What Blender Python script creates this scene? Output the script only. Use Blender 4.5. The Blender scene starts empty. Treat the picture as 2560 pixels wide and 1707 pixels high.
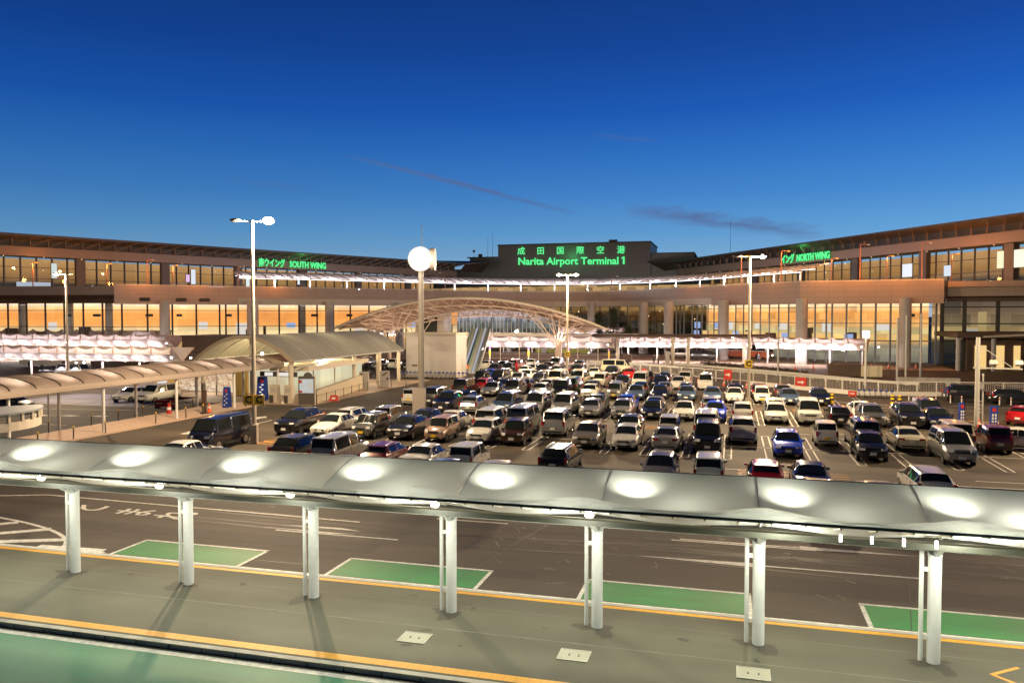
import bpy, bmesh, math, random
from mathutils import Vector, Matrix
R = math.radians
random.seed(7)
S = bpy.context.scene
COL = S.collection

# ------------------------------------------------------------------ camera
# metres; x runs along the parking rows, y across them towards the terminal
cam = bpy.data.objects.new('camera', bpy.data.cameras.new('camera'))
COL.objects.link(cam)
cam.location = (0, 0, 8.6)
cam.rotation_euler = (R(90 - 1.88), 0, R(15.5))
cam.data.sensor_width = 36
cam.data.lens = 28.0
cam.data.clip_start = 0.2
cam.data.clip_end = 9000
S.camera = cam

# ------------------------------------------------------------------ view
S.view_settings.view_transform = 'Standard'
S.view_settings.look = 'None'
S.view_settings.exposure = 0
S.view_settings.gamma = 1
S.render.engine = 'CYCLES'
S.cycles.use_denoising = True
S.cycles.max_bounces = 6
S.cycles.diffuse_bounces = 3
S.cycles.glossy_bounces = 3
S.cycles.transparent_max_bounces = 12
S.cycles.sample_clamp_indirect = 3
S.cycles.sample_clamp_direct = 0
S.cycles.caustics_reflective = False
S.cycles.caustics_refractive = False

# ------------------------------------------------------------------ world: dusk sky after sunset
W = bpy.data.worlds.new('World')
S.world = W
W.use_nodes = True
nt = W.node_tree
nt.nodes.clear()
def WN(t, **k):
    n = nt.nodes.new(t)
    for a, b in k.items(): setattr(n, a, b)
    return n
def wmath(op, a, b=None, c=None):
    n = WN('ShaderNodeMath', operation=op)
    for i, x in enumerate((a, b, c)):
        if x is None: continue
        if isinstance(x, (int, float)): n.inputs[i].default_value = x
        else: nt.links.new(x, n.inputs[i])
    return n.outputs[0]
tc = WN('ShaderNodeTexCoord')
sep = WN('ShaderNodeSeparateXYZ'); nt.links.new(tc.outputs['Generated'], sep.inputs[0])
ramp = WN('ShaderNodeValToRGB'); nt.links.new(sep.outputs[2], ramp.inputs[0])
cr = ramp.color_ramp
SKY = [(0.0, (.40, .50, .58)), (0.055, (.215, .405, .61)), (.10, (.105, .315, .61)), (.145, (.050, .222, .57)), (.19, (.025, .160, .52)),
       (.24, (.009, .098, .45)), (.31, (.0050, .058, .31)), (.38, (.0040, .040, .22)), (.5, (.004, .022, .10)), (1.0, (.003, .010, .045))]
while len(cr.elements) < len(SKY): cr.elements.new(.5)
for e, (p, c) in zip(cr.elements, SKY):
    e.position = p; e.color = (*c, 1)
# the sky is a little darker away from the afterglow (towards -x)
azi = wmath('MULTIPLY_ADD', sep.outputs[0], .30, 1.04)
# ... and much darker in the half of the sky away from it, behind the viewer
back = WN('ShaderNodeMapRange', interpolation_type='SMOOTHSTEP'); nt.links.new(sep.outputs[1], back.inputs[0])
for i_, v_ in enumerate((-.35, .62, .22, 1.0)): back.inputs[i_+1].default_value = v_
azi = wmath('MULTIPLY', azi, back.outputs[0])
mixa = WN('ShaderNodeVectorMath', operation='SCALE')
nt.links.new(ramp.outputs[0], mixa.inputs[0]); nt.links.new(azi, mixa.inputs['Scale'])
# thin dusk clouds: streaks along great circles of the sky
def skydir(az, el):
    return Vector((math.sin(R(az)) * math.cos(R(el)), math.cos(R(az)) * math.cos(R(el)), math.sin(R(el))))
noise = WN('ShaderNodeTexNoise'); noise.inputs['Scale'].default_value = 34; noise.inputs['Detail'].default_value = 5
stretch = WN('ShaderNodeMapping'); stretch.inputs['Scale'].default_value = (1, 1, 3.2)
nt.links.new(tc.outputs['Generated'], stretch.inputs[0]); nt.links.new(stretch.outputs[0], noise.inputs[0])
def streak(a, b, w, gain, warp):
    A, B = skydir(*a), skydir(*b)
    n = A.cross(B).normalized(); t = n.cross(A).normalized()
    L = math.atan2(B.dot(t), B.dot(A))
    def dot(v):
        d = WN('ShaderNodeVectorMath', operation='DOT_PRODUCT'); d.inputs[1].default_value = v
        nt.links.new(tc.outputs['Generated'], d.inputs[0]); return d.outputs['Value']
    across = wmath('ADD', dot(n), wmath('MULTIPLY', wmath('SUBTRACT', noise.outputs[0], .5), warp))
    band = wmath('SUBTRACT', 1, wmath('DIVIDE', wmath('ABSOLUTE', across), w)); 
    band = wmath('MAXIMUM', band, 0)
    along = wmath('DIVIDE', wmath('ARCTAN2', dot(t), dot(A)), L)
    env = wmath('MAXIMUM', wmath('MULTIPLY', wmath('MULTIPLY', along, wmath('SUBTRACT', 1, along)), 4), 0)
    env = wmath('POWER', env, .6)
    soft = wmath('MULTIPLY', wmath('MULTIPLY', band, env), wmath('MULTIPLY_ADD', noise.outputs[0], 1.2, .2))
    return wmath('MULTIPLY', soft, gain)
def pix_az(px): return math.degrees(math.atan((px - 1280) / 1991)) - 15.5
clouds = [((pix_az(860), 11.1), (pix_az(1440), 7.2), .0042, .95, .004),
          ((pix_az(1560), 7.4), (pix_az(2060), 5.35), .0105, 1.0, .018),
          ((pix_az(1480), 12.6), (pix_az(1640), 12.0), .004, .35, .010),
          ((pix_az(560), 9.2), (pix_az(800), 8.4), .006, .22, .012)]
tot = None
for c in clouds:
    s = streak(*c)
    tot = s if tot is None else wmath('ADD', tot, s)
tot = wmath('MINIMUM', tot, .85)
mixc = WN('ShaderNodeMix', data_type='RGBA')
nt.links.new(tot, mixc.inputs[0]); nt.links.new(mixa.outputs[0], mixc.inputs[6])
mixc.inputs[7].default_value = (.088, .135, .31, 1)
nish = WN('ShaderNodeTexSky', sky_type='NISHITA'); nish.sun_disc = False
nish.sun_elevation = R(-4); nish.sun_rotation = R(20)
bg1 = WN('ShaderNodeBackground'); nt.links.new(mixc.outputs[2], bg1.inputs[0]); bg1.inputs[1].default_value = 1.0
bg2 = WN('ShaderNodeBackground'); nt.links.new(nish.outputs[0], bg2.inputs[0]); bg2.inputs[1].default_value = .05
addw = WN('ShaderNodeAddShader'); nt.links.new(bg1.outputs[0], addw.inputs[0]); nt.links.new(bg2.outputs[0], addw.inputs[1])
wout = WN('ShaderNodeOutputWorld'); nt.links.new(addw.outputs[0], wout.inputs[0])

# ------------------------------------------------------------------ helpers
class MB:
    """collects shapes, then links them as ONE mesh object"""
    def __init__(s): s.v = []; s.f = []; s.uv = {}; s.sm = set(); s.mi = {}
    def add(s, vs, fs, smooth=False, uv=None, mi=0):
        o = len(s.v); s.v += [tuple(p) for p in vs]
        for i, f in enumerate(fs):
            k = len(s.f); s.f.append([o + j for j in f])
            if smooth: s.sm.add(k)
            if uv: s.uv[k] = uv[i]
            if mi: s.mi[k] = mi
        return s
    def box(s, x0, y0, z0, x1, y1, z1, mi=0):
        vs = [(x0,y0,z0),(x1,y0,z0),(x1,y1,z0),(x0,y1,z0),(x0,y0,z1),(x1,y0,z1),(x1,y1,z1),(x0,y1,z1)]
        return s.add(vs, [(0,3,2,1),(4,5,6,7),(0,1,5,4),(1,2,6,5),(2,3,7,6),(3,0,4,7)], mi=mi)
    def obox(s, c, size, rz=0, rx=0, ry=0, mi=0):
        m = Matrix.Translation(c) @ Matrix.Rotation(rz, 4, 'Z') @ Matrix.Rotation(ry, 4, 'Y') @ Matrix.Rotation(rx, 4, 'X')
        a, b, d = size[0]/2, size[1]/2, size[2]/2
        vs = [m @ Vector(p) for p in ((-a,-b,-d),(a,-b,-d),(a,b,-d),(-a,b,-d),(-a,-b,d),(a,-b,d),(a,b,d),(-a,b,d))]
        return s.add(vs, [(0,3,2,1),(4,5,6,7),(0,1,5,4),(1,2,6,5),(2,3,7,6),(3,0,4,7)], mi=mi)
    def bar(s, p, q, w, h=None):
        """square bar from p to q"""
        h = h or w; p = Vector(p); q = Vector(q); d = (q - p).normalized()
        up = Vector((0,0,1)) if abs(d.z) < .95 else Vector((0,1,0))
        a = d.cross(up).normalized() * w/2; b = a.cross(d).normalized() * h/2
        vs = [p-a-b, p+a-b, p+a+b, p-a+b, q-a-b, q+a-b, q+a+b, q-a+b]
        return s.add(vs, [(0,3,2,1),(4,5,6,7),(0,1,5,4),(1,2,6,5),(2,3,7,6),(3,0,4,7)])
    def cyl(s, p, q, r0, r1=None, n=14, caps=True, smooth=True):
        r1 = r0 if r1 is None else r1; p = Vector(p); q = Vector(q); d = (q - p).normalized()
        up = Vector((0,0,1)) if abs(d.z) < .95 else Vector((0,1,0))
        a = d.cross(up).normalized(); b = a.cross(d)
        vs = [p + (a*math.cos(t) + b*math.sin(t))*r0 for t in (2*math.pi*i/n for i in range(n))]
        vs += [q + (a*math.cos(t) + b*math.sin(t))*r1 for t in (2*math.pi*i/n for i in range(n))]
        s.add(vs, [(i, (i+1) % n, n+(i+1) % n, n+i) for i in range(n)], smooth)
        if caps: s.add(vs, [tuple(range(n))[::-1], tuple(range(n, 2*n))])
        return s
    def tube(s, pts, r, n=8):
        for p, q in zip(pts, pts[1:]): s.cyl(p, q, r, n=n, caps=True)
        return s
    def ball(s, c, r, n=12, sz=1.0):
        m = n//2; vs = []; fs = []
        for i in range(m+1):
            a = math.pi*i/m
            for j in range(n):
                t = 2*math.pi*j/n
                vs.append((c[0]+r*math.sin(a)*math.cos(t), c[1]+r*math.sin(a)*math.sin(t), c[2]+r*sz*math.cos(a)))
        for i in range(m):
            for j in range(n): fs.append((i*n+j, (i+1)*n+j, (i+1)*n+(j+1) % n, i*n+(j+1) % n))
        return s.add(vs, fs, True)
    def wall(s, poly, z0, z1, u0=0.0, flip=False):
        """vertical sheet along a plan polyline; uv = (arc length, height)"""
        u = u0
        for p, q in zip(poly, poly[1:]):
            L = math.hypot(q[0]-p[0], q[1]-p[1])
            s.add([(p[0],p[1],z0),(q[0],q[1],z0),(q[0],q[1],z1),(p[0],p[1],z1)], [(0,1,2,3)], uv=[((u,z0),(u+L,z0),(u+L,z1),(u,z1))])
            u += L
        return s
    def ribbon(s, pa, pb):
        """sheet between two 3-D polylines; uv along"""
        u = 0
        for (a, b, c, d) in zip(pa, pa[1:], pb[1:], pb):
            L = (Vector(b)-Vector(a)).length; h = (Vector(d)-Vector(a)).length
            s.add([a, b, c, d], [(0,1,2,3)], uv=[((u,0),(u+L,0),(u+L,h),(u,h))]); u += L
        return s
    def grid(s, rows, smooth=True):
        n = len(rows[0]); vs = [p for r in rows for p in r]
        fs = [(i*n+j, i*n+j+1, (i+1)*n+j+1, (i+1)*n+j) for i in range(len(rows)-1) for j in range(n-1)]
        return s.add(vs, fs, smooth)
    def prism(s, poly, z0, z1):
        n = len(poly); vs = [(x,y,z0) for x,y in poly] + [(x,y,z1) for x,y in poly]
        return s.add(vs, [tuple(range(n))[::-1], tuple(range(n,2*n))] + [(i,(i+1)%n,n+(i+1)%n,n+i) for i in range(n)])
    def mesh(s, name):
        me = bpy.data.meshes.new(name); me.from_pydata([tuple(p) for p in s.v], [], s.f)
        if s.uv:
            l = me.uv_layers.new(name='UVMap')
            for k, p in enumerate(me.polygons):
                if k in s.uv:
                    for i, li in enumerate(p.loop_indices): l.data[li].uv = s.uv[k][i]
        for k, p in enumerate(me.polygons):
            if k in s.sm: p.use_smooth = True
            if k in s.mi: p.material_index = s.mi[k]
        return me
    def build(s, name, m, parent=None, local=False):
        if parent is not None and not local:
            inv = world_of(parent).inverted(); s.v = [tuple(inv @ Vector(p)) for p in s.v]
        me = s.mesh(name)
        for x in (m if isinstance(m, (list, tuple)) else [m]): me.materials.append(x)
        return link(name, me, parent)

def world_of(o):
    m = Matrix.Identity(4)
    while o is not None:
        m = Matrix.Translation(o.location) @ o.rotation_euler.to_matrix().to_4x4() @ m; o = o.parent
    return m
def link(name, me, parent=None):
    o = bpy.data.objects.new(name, me); COL.objects.link(o)
    if parent is not None: o.parent = parent
    return o
def tag(o, label, cat, group=None, kind=None):
    if label: o['label'] = label
    if cat: o['category'] = cat
    if group: o['group'] = group
    if kind: o['kind'] = kind
    return o
def thing(name, label, cat, loc=(0,0,0), rz=0, group=None):
    o = bpy.data.objects.new(name, None); COL.objects.link(o)
    o.location = loc; o.rotation_euler = (0,0,rz); o.empty_display_size = .3
    return tag(o, label, cat, group)
def struct(name, mb, m):
    o = mb.build(name, m); o['kind'] = 'structure'; return o
def copy_tree(o, parent=None):
    c = o.copy(); COL.objects.link(c)
    if parent is not None: c.parent = parent
    for ch in o.children: copy_tree(ch, c)
    return c
ORD = ['zeroth','first','second','third','fourth','fifth','sixth','seventh','eighth','ninth','tenth','eleventh','twelfth','thirteenth',
       'fourteenth','fifteenth','sixteenth','seventeenth','eighteenth','nineteenth','twentieth','twenty-first','twenty-second','twenty-third','twenty-fourth']
def lamp(name, loc, color, power, radius=.12, kind='POINT', rot=None, cone=None, parent=None):
    d = bpy.data.lights.new(name, kind); d.color = color; d.energy = power
    d.shadow_soft_size = radius
    if cone: d.spot_size = R(cone); d.spot_blend = .8
    o = bpy.data.objects.new(name, d); COL.objects.link(o)
    if parent is not None:
        o.parent = parent; o.location = world_of(parent).inverted() @ Vector(loc)
    else: o.location = loc
    if rot: o.rotation_euler = rot
    return o
def offset(poly, d):
    """parallel polyline, d metres to the left of its direction"""
    out = []
    for i, p in enumerate(poly):
        ns = []
        for a, b in ((i-1, i), (i, i+1)):
            if 0 <= a and b < len(poly):
                dx, dy = poly[b][0]-poly[a][0], poly[b][1]-poly[a][1]; L = math.hypot(dx, dy); ns.append((-dy/L, dx/L))
        nx = sum(n[0] for n in ns)/len(ns); ny = sum(n[1] for n in ns)/len(ns); L = nx*nx+ny*ny
        out.append((p[0]+nx/L*d, p[1]+ny/L*d))
    return out
def resample(poly, step):
    out = [poly[0]]; 
    for p, q in zip(poly, poly[1:]):
        L = math.hypot(q[0]-p[0], q[1]-p[1]); n = max(1, round(L/step))
        out += [(p[0]+(q[0]-p[0])*i/n, p[1]+(q[1]-p[1])*i/n) for i in range(1, n+1)]
    return out
def smooth_poly(poly, it=2):
    for _ in range(it):
        q = [poly[0]]
        for a, b in zip(poly, poly[1:]):
            q += [(a[0]*.75+b[0]*.25, a[1]*.75+b[1]*.25), (a[0]*.25+b[0]*.75, a[1]*.25+b[1]*.75)]
        poly = q + [poly[-1]]
    return poly

# ------------------------------------------------------------------ materials
def mat(name, color=(.5,.5,.5), rough=.6, metal=0, emit=None, es=1.0, coat=0, spec=.5):
    m = bpy.data.materials.new(name); m.use_nodes = True
    b = m.node_tree.nodes['Principled BSDF']
    b.inputs['Base Color'].default_value = (*color, 1); b.inputs['Roughness'].default_value = rough
    b.inputs['Metallic'].default_value = metal; b.inputs['Coat Weight'].default_value = coat
    b.inputs['Specular IOR Level'].default_value = spec
    if emit: b.inputs['Emission Color'].default_value = (*emit, 1); b.inputs['Emission Strength'].default_value = es
    return m
def nodes_of(m):
    return m.node_tree, m.node_tree.nodes['Principled BSDF']
def vary(m, scale, amount, detail=4, second=None, coords='Object', stretch=(1,1,1)):
    """wear and blotches: scales the base colour with noise"""
    t, b = nodes_of(m); c = tuple(b.inputs['Base Color'].default_value)[:3]
    tc = t.nodes.new('ShaderNodeTexCoord'); mp = t.nodes.new('ShaderNodeMapping'); mp.inputs['Scale'].default_value = stretch
    t.links.new(tc.outputs[coords], mp.inputs[0])
    n = t.nodes.new('ShaderNodeTexNoise'); n.inputs['Scale'].default_value = scale; n.inputs['Detail'].default_value = detail
    t.links.new(mp.outputs[0], n.inputs[0])
    r = t.nodes.new('ShaderNodeValToRGB'); t.links.new(n.outputs[0], r.inputs[0])
    r.color_ramp.elements[0].position = .3; r.color_ramp.elements[1].position = .7
    r.color_ramp.elements[0].color = (*[x*(1-amount) for x in c], 1)
    r.color_ramp.elements[1].color = (*[min(1, x*(1+amount)) for x in (second or c)], 1)
    t.links.new(r.outputs[0], b.inputs['Base Color'])
    return r
def bricks(m, w, h, line=.012, shade=.55, rowoff=0.0):
    """panel joints on uv = metres"""
    t, b = nodes_of(m); c = tuple(b.inputs['Base Color'].default_value)[:3]
    tc = t.nodes.new('ShaderNodeTexCoord'); br = t.nodes.new('ShaderNodeTexBrick')
    br.offset = rowoff; br.inputs['Scale'].default_value = 1
    br.inputs['Brick Width'].default_value = w; br.inputs['Row Height'].default_value = h
    br.inputs['Mortar Size'].default_value = line; br.inputs['Mortar Smooth'].default_value = .3
    br.inputs['Color1'].default_value = (*c, 1); br.inputs['Color2'].default_value = (*[x*.93 for x in c], 1)
    br.inputs['Mortar'].default_value = (*[x*shade for x in c], 1)
    t.links.new(tc.outputs['UV'], br.inputs['Vector']); t.links.new(br.outputs['Color'], b.inputs['Base Color'])
    return m
def glow(name, color, s):
    m = bpy.data.materials.new(name); m.use_nodes = True; t = m.node_tree; t.nodes.clear()
    e = t.nodes.new('ShaderNodeEmission'); e.inputs[0].default_value = (*color, 1); e.inputs[1].default_value = s
    o = t.nodes.new('ShaderNodeOutputMaterial'); t.links.new(e.outputs[0], o.inputs[0]); return m
def membrane(name, color, trans=.45, rough=.45, gloss=.12):
    """tent fabric: lets lamp light through from below"""
    m = bpy.data.materials.new(name); m.use_nodes = True; t = m.node_tree; t.nodes.clear()
    d = t.nodes.new('ShaderNodeBsdfDiffuse'); d.inputs[0].default_value = (*color, 1)
    tr = t.nodes.new('ShaderNodeBsdfTranslucent'); tr.inputs[0].default_value = (*color, 1)
    g = t.nodes.new('ShaderNodeBsdfGlossy'); g.inputs['Roughness'].default_value = rough
    tc = t.nodes.new('ShaderNodeTexCoord'); n = t.nodes.new('ShaderNodeTexNoise'); n.inputs['Scale'].default_value = .9; n.inputs['Detail'].default_value = 6
    t.links.new(tc.outputs['Object'], n.inputs[0])
    hs = t.nodes.new('ShaderNodeMix'); hs.data_type = 'RGBA'; t.links.new(n.outputs[0], hs.inputs[0])
    hs.inputs[6].default_value = (*[c*.80 for c in color], 1); hs.inputs[7].default_value = (*[min(1, c*1.06) for c in color], 1)
    t.links.new(hs.outputs[2], d.inputs[0])
    a = t.nodes.new('ShaderNodeMixShader'); a.inputs[0].default_value = trans
    t.links.new(d.outputs[0], a.inputs[1]); t.links.new(tr.outputs[0], a.inputs[2])
    b = t.nodes.new('ShaderNodeMixShader'); b.inputs[0].default_value = gloss
    t.links.new(a.outputs[0], b.inputs[1]); t.links.new(g.outputs[0], b.inputs[2])
    o = t.nodes.new('ShaderNodeOutputMaterial'); t.links.new(b.outputs[0], o.inputs[0]); return m
def pane(name, tint=(.8,.85,.85), gloss=.10):
    m = bpy.data.materials.new(name); m.use_nodes = True; t = m.node_tree; t.nodes.clear()
    p = t.nodes.new('ShaderNodeBsdfTransparent'); p.inputs[0].default_value = (*tint, 1)
    g = t.nodes.new('ShaderNodeBsdfGlossy'); g.inputs['Roughness'].default_value = .03
    x = t.nodes.new('ShaderNodeMixShader'); x.inputs[0].default_value = gloss
    t.links.new(p.outputs[0], x.inputs[1]); t.links.new(g.outputs[0], x.inputs[2])
    o = t.nodes.new('ShaderNodeOutputMaterial'); t.links.new(x.outputs[0], o.inputs[0]); return m
def lit_room(name, stops, strength, cell=(1.7, 1.1), contrast=.35, zlo=0.0, zhi=12.0, spots=0.0, spotcol=(1,.95,.8), c1=None):
    """a lit room seen through glass: emission by height with furniture-sized blocks; uv = metres"""
    m = bpy.data.materials.new(name); m.use_nodes = True; t = m.node_tree; t.nodes.clear()
    L = t.links.new
    tc = t.nodes.new('ShaderNodeTexCoord'); sp = t.nodes.new('ShaderNodeSeparateXYZ'); L(tc.outputs['UV'], sp.inputs[0])
    mr = t.nodes.new('ShaderNodeMapRange'); L(sp.outputs[1], mr.inputs[0]); mr.inputs[1].default_value = zlo; mr.inputs[2].default_value = zhi
    r = t.nodes.new('ShaderNodeValToRGB'); L(mr.outputs[0], r.inputs[0])
    while len(r.color_ramp.elements) < len(stops): r.color_ramp.elements.new(.5)
    for e, (p, c) in zip(r.color_ramp.elements, stops): e.position = (p-zlo)/(zhi-zlo); e.color = (*c, 1)
    br = t.nodes.new('ShaderNodeTexBrick'); L(tc.outputs['UV'], br.inputs['Vector']); br.inputs['Scale'].default_value = 1
    br.inputs['Brick Width'].default_value = cell[0]; br.inputs['Row Height'].default_value = cell[1]; br.inputs['Mortar Size'].default_value = .04
    br.inputs['Color1'].default_value = (*c1, 1) if c1 else (1-contrast,)*3+(1,); br.inputs['Color2'].default_value = (1+contrast*.4,)*3+(1,); br.inputs['Mortar'].default_value = (.8,.8,.8,1)
    mu = t.nodes.new('ShaderNodeMix'); mu.data_type = 'RGBA'; mu.blend_type = 'MULTIPLY'; mu.inputs[0].default_value = 1
    L(r.outputs[0], mu.inputs[6]); L(br.outputs[0], mu.inputs[7])
    n = t.nodes.new('ShaderNodeTexNoise'); n.inputs['Scale'].default_value = .16; n.inputs['Detail'].default_value = 3; L(tc.outputs['UV'], n.inputs[0])
    mr2 = t.nodes.new('ShaderNodeMapRange'); L(n.outputs[0], mr2.inputs[0]); mr2.inputs[1].default_value = .3; mr2.inputs[2].default_value = .7; mr2.inputs[3].default_value = .82; mr2.inputs[4].default_value = 1.12
    e = t.nodes.new('ShaderNodeEmission'); 
    ms = t.nodes.new('ShaderNodeMath'); ms.operation = 'MULTIPLY'; ms.inputs[1].default_value = strength; L(mr2.outputs[0], ms.inputs[0])
    L(ms.outputs[0], e.inputs[1])
    last = mu.outputs[2]
    if spots:
        vo = t.nodes.new('ShaderNodeTexVoronoi'); vo.inputs['Scale'].default_value = .55; L(tc.outputs['UV'], vo.inputs['Vector'])
        lt = t.nodes.new('ShaderNodeMath'); lt.operation = 'LESS_THAN'; lt.inputs[1].default_value = spots; L(vo.outputs['Distance'], lt.inputs[0])
        mx = t.nodes.new('ShaderNodeMix'); mx.data_type = 'RGBA'; L(lt.outputs[0], mx.inputs[0]); L(last, mx.inputs[6]); mx.inputs[7].default_value = (*[2.2*c for c in spotcol], 1)
        last = mx.outputs[2]
    L(last, e.inputs[0])
    o = t.nodes.new('ShaderNodeOutputMaterial'); L(e.outputs[0], o.inputs[0]); return m

M = {}
M['white'] = mat('white_paint', (.62,.62,.60), .4); vary(M['white'], 1.6, .13, 7, stretch=(1,1,.35))
M['offwhite'] = mat('off_white_panel', (.50,.46,.44), .5); vary(M['offwhite'], .8, .07)
M['steel'] = mat('painted_steel', (.42,.41,.38), .45)
M['cream_steel'] = mat('cream_steel', (.55,.48,.38), .5)
M['darksteel'] = mat('dark_steel', (.06,.055,.05), .5)
M['olive'] = mat('olive_gutter', (.030,.030,.022), .5)
M['black'] = mat('black_plastic', (.015,.015,.016), .5)
M['rubber'] = mat('tyre_rubber', (.012,.012,.012), .8)
M['rim'] = mat('alloy_rim', (.45,.45,.46), .3, 1)
M['glass'] = mat('tinted_car_glass', (.012,.015,.016), .04, 0, spec=.7)
M['lens'] = mat('headlamp_lens', (.75,.76,.74), .1, 0, coat=.6)
M['tail'] = mat('tail_lens', (.32,.012,.012), .15, coat=.6)
M['plate'] = mat('plate_white', (.75,.75,.70), .5)
M['plate_y'] = mat('plate_yellow', (.80,.52,.02), .5)
M['chrome'] = mat('chrome', (.6,.6,.6), .15, 1)
M['orange'] = mat('cone_orange', (.75,.10,.02), .5)
M['red'] = mat('sign_red', (.42,.025,.015), .45)
M['yellow'] = mat('sign_yellow', (.75,.48,.02), .5)
M['blue'] = mat('sign_blue', (.012,.04,.26), .45)
M['brown'] = mat('brown_cladding', (.085,.05,.033), .6); vary(M['brown'], .7, .15)
M['bulb'] = glow('lamp_glow', (1,.94,.80), 14)
M['bulbw'] = glow('lamp_glow_warm', (1,.62,.25), 1.2)
M['tubew'] = glow('tube_white', (1,.95,.98), 3)
M['pane'] = pane('window_pane', (.92,.93,.92), .07)
M['pane_dark'] = pane('dark_window_pane', (.5,.55,.58), .18)
# ================================================================== ground, roads, markings
def asphalt(name, color, rough=.75, streak=0.0):
    m = mat(name, color, rough, spec=.35); t, b = nodes_of(m); L = t.links.new
    tc = t.nodes.new('ShaderNodeTexCoord')
    def noise(sc, det, st=(1,1,1)):
        mp = t.nodes.new('ShaderNodeMapping'); mp.inputs['Scale'].default_value = st; L(tc.outputs['Object'], mp.inputs[0])
        n = t.nodes.new('ShaderNodeTexNoise'); n.inputs['Scale'].default_value = sc; n.inputs['Detail'].default_value = det; L(mp.outputs[0], n.inputs[0]); return n.outputs[0]
    def rng(x, a, b_, lo, hi):
        r = t.nodes.new('ShaderNodeMapRange'); L(x, r.inputs[0])
        for i, v in enumerate((a, b_, lo, hi)): r.inputs[i+1].default_value = v
        return r.outputs[0]
    def mul(x, y):
        n = t.nodes.new('ShaderNodeMath'); n.operation = 'MULTIPLY'; L(x, n.inputs[0]); L(y, n.inputs[1]); return n.outputs[0]
    f = mul(rng(noise(.18, 6), .3, .7, .72, 1.28), rng(noise(60, 2), .2, .8, .8, 1.2))
    f = mul(f, rng(noise(.5, 5, (.12, 1, 1)), .35, .65, .80, 1.18))      # wheel-worn lanes along the rows
    sc = t.nodes.new('ShaderNodeVectorMath'); sc.operation = 'SCALE'; sc.inputs[0].default_value = color; L(f, sc.inputs['Scale'])
    L(sc.outputs[0], b.inputs['Base Color'])
    bp = t.nodes.new('ShaderNodeBump'); bp.inputs['Strength'].default_value = .25; bp.inputs['Distance'].default_value = .01
    L(noise(45, 3), bp.inputs['Height']); L(bp.outputs[0], b.inputs['Normal'])
    return m
M['asphalt'] = asphalt('asphalt_old', (.064,.049,.033))
M['asphalt_lane'] = asphalt('asphalt_lane', (.064,.050,.037))
M['platform'] = asphalt('platform_asphalt', (.084,.082,.058))
M['patch'] = asphalt('asphalt_patch', (.044,.036,.030))
M['green_paint'] = asphalt('green_road_paint', (.018,.20,.050), .6)
M['green_lane'] = asphalt('green_lane_paint', (.045,.215,.11), .6)
M['line'] = mat('road_line_white', (.62,.60,.54), .6); vary(M['line'], 5, .30, 8)
M['line_y'] = mat('road_line_yellow', (.68,.40,.015), .55); vary(M['line_y'], 4, .2)
M['line_o'] = mat('road_line_orange', (.62,.27,.02), .6); vary(M['line_o'], 3, .2)
M['kerb'] = mat('kerb_concrete', (.40,.38,.33), .8); vary(M['kerb'], 1.5, .18)
M['tile'] = mat('pink_paving', (.52,.36,.26), .7); 
M['bluepaint'] = asphalt('blue_bay_paint', (.16,.16,.30), .6)
M['tan_pave'] = asphalt('pale_paving', (.36,.27,.20), .7)

g = MB(); g.add([(-3000,-400,0),(3000,-400,0),(3000,5000,0),(-3000,5000,0)], [(0,1,2,3)])
struct('ground', g, M['asphalt'])
def sheet(mb, x0, y0, x1, y1, z): mb.add([(x0,y0,z),(x1,y0,z),(x1,y1,z),(x0,y1,z)], [(0,1,2,3)], uv=[((x0,y0),(x1,y0),(x1,y1),(x0,y1))])
def seg(mb, p, q, w, z):
    dx, dy = q[0]-p[0], q[1]-p[1]; L = math.hypot(dx, dy) or 1; nx, ny = -dy/L*w/2, dx/L*w/2
    mb.add([(p[0]+nx,p[1]+ny,z),(p[0]-nx,p[1]-ny,z),(q[0]-nx,q[1]-ny,z),(q[0]+nx,q[1]+ny,z)], [(0,1,2,3)])
def pline(mb, pts, w, z):
    for k, (p, q) in enumerate(zip(pts, pts[1:])): seg(mb, p, q, w, z + (k % 3)*.0006)
ZL = .010
# front lane between the canopy platform and the first parking row
m = MB(); sheet(m, -80, 23.15, 60, 37.2, .004); struct('road', m, M['asphalt_lane'])
m = MB()
for x0, y0, x1, y1 in ((-40,26.1,-12.6,27.3),(-10.4,24.9,-6.2,25.6),(0.9,25.9,40,27.4),(-36,30.4,-2,31.6),(6.5,28.9,11.2,30.6)): sheet(m, x0, y0, x1, y1, .0065)
struct('asphalt_patches', m, M['patch'])
# scuffed traces of old paint on the lane
m = MB(); rs = random.Random(3)
for _ in range(46):
    x, y = rs.uniform(-9, 12), rs.uniform(24.6, 32.5); a = rs.choice([2.2, 2.3, 2.05, .4]) + rs.uniform(-.15,.15); L = rs.uniform(.08,.7)
    seg(m, (x, y), (x+math.cos(a)*L, y+math.sin(a)*L), rs.uniform(.015,.05), .0082)
mm = mat('worn_paint_trace', (.20,.18,.15), .7); vary(mm, 9, .5); struct('worn_paint', m, mm)
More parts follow.
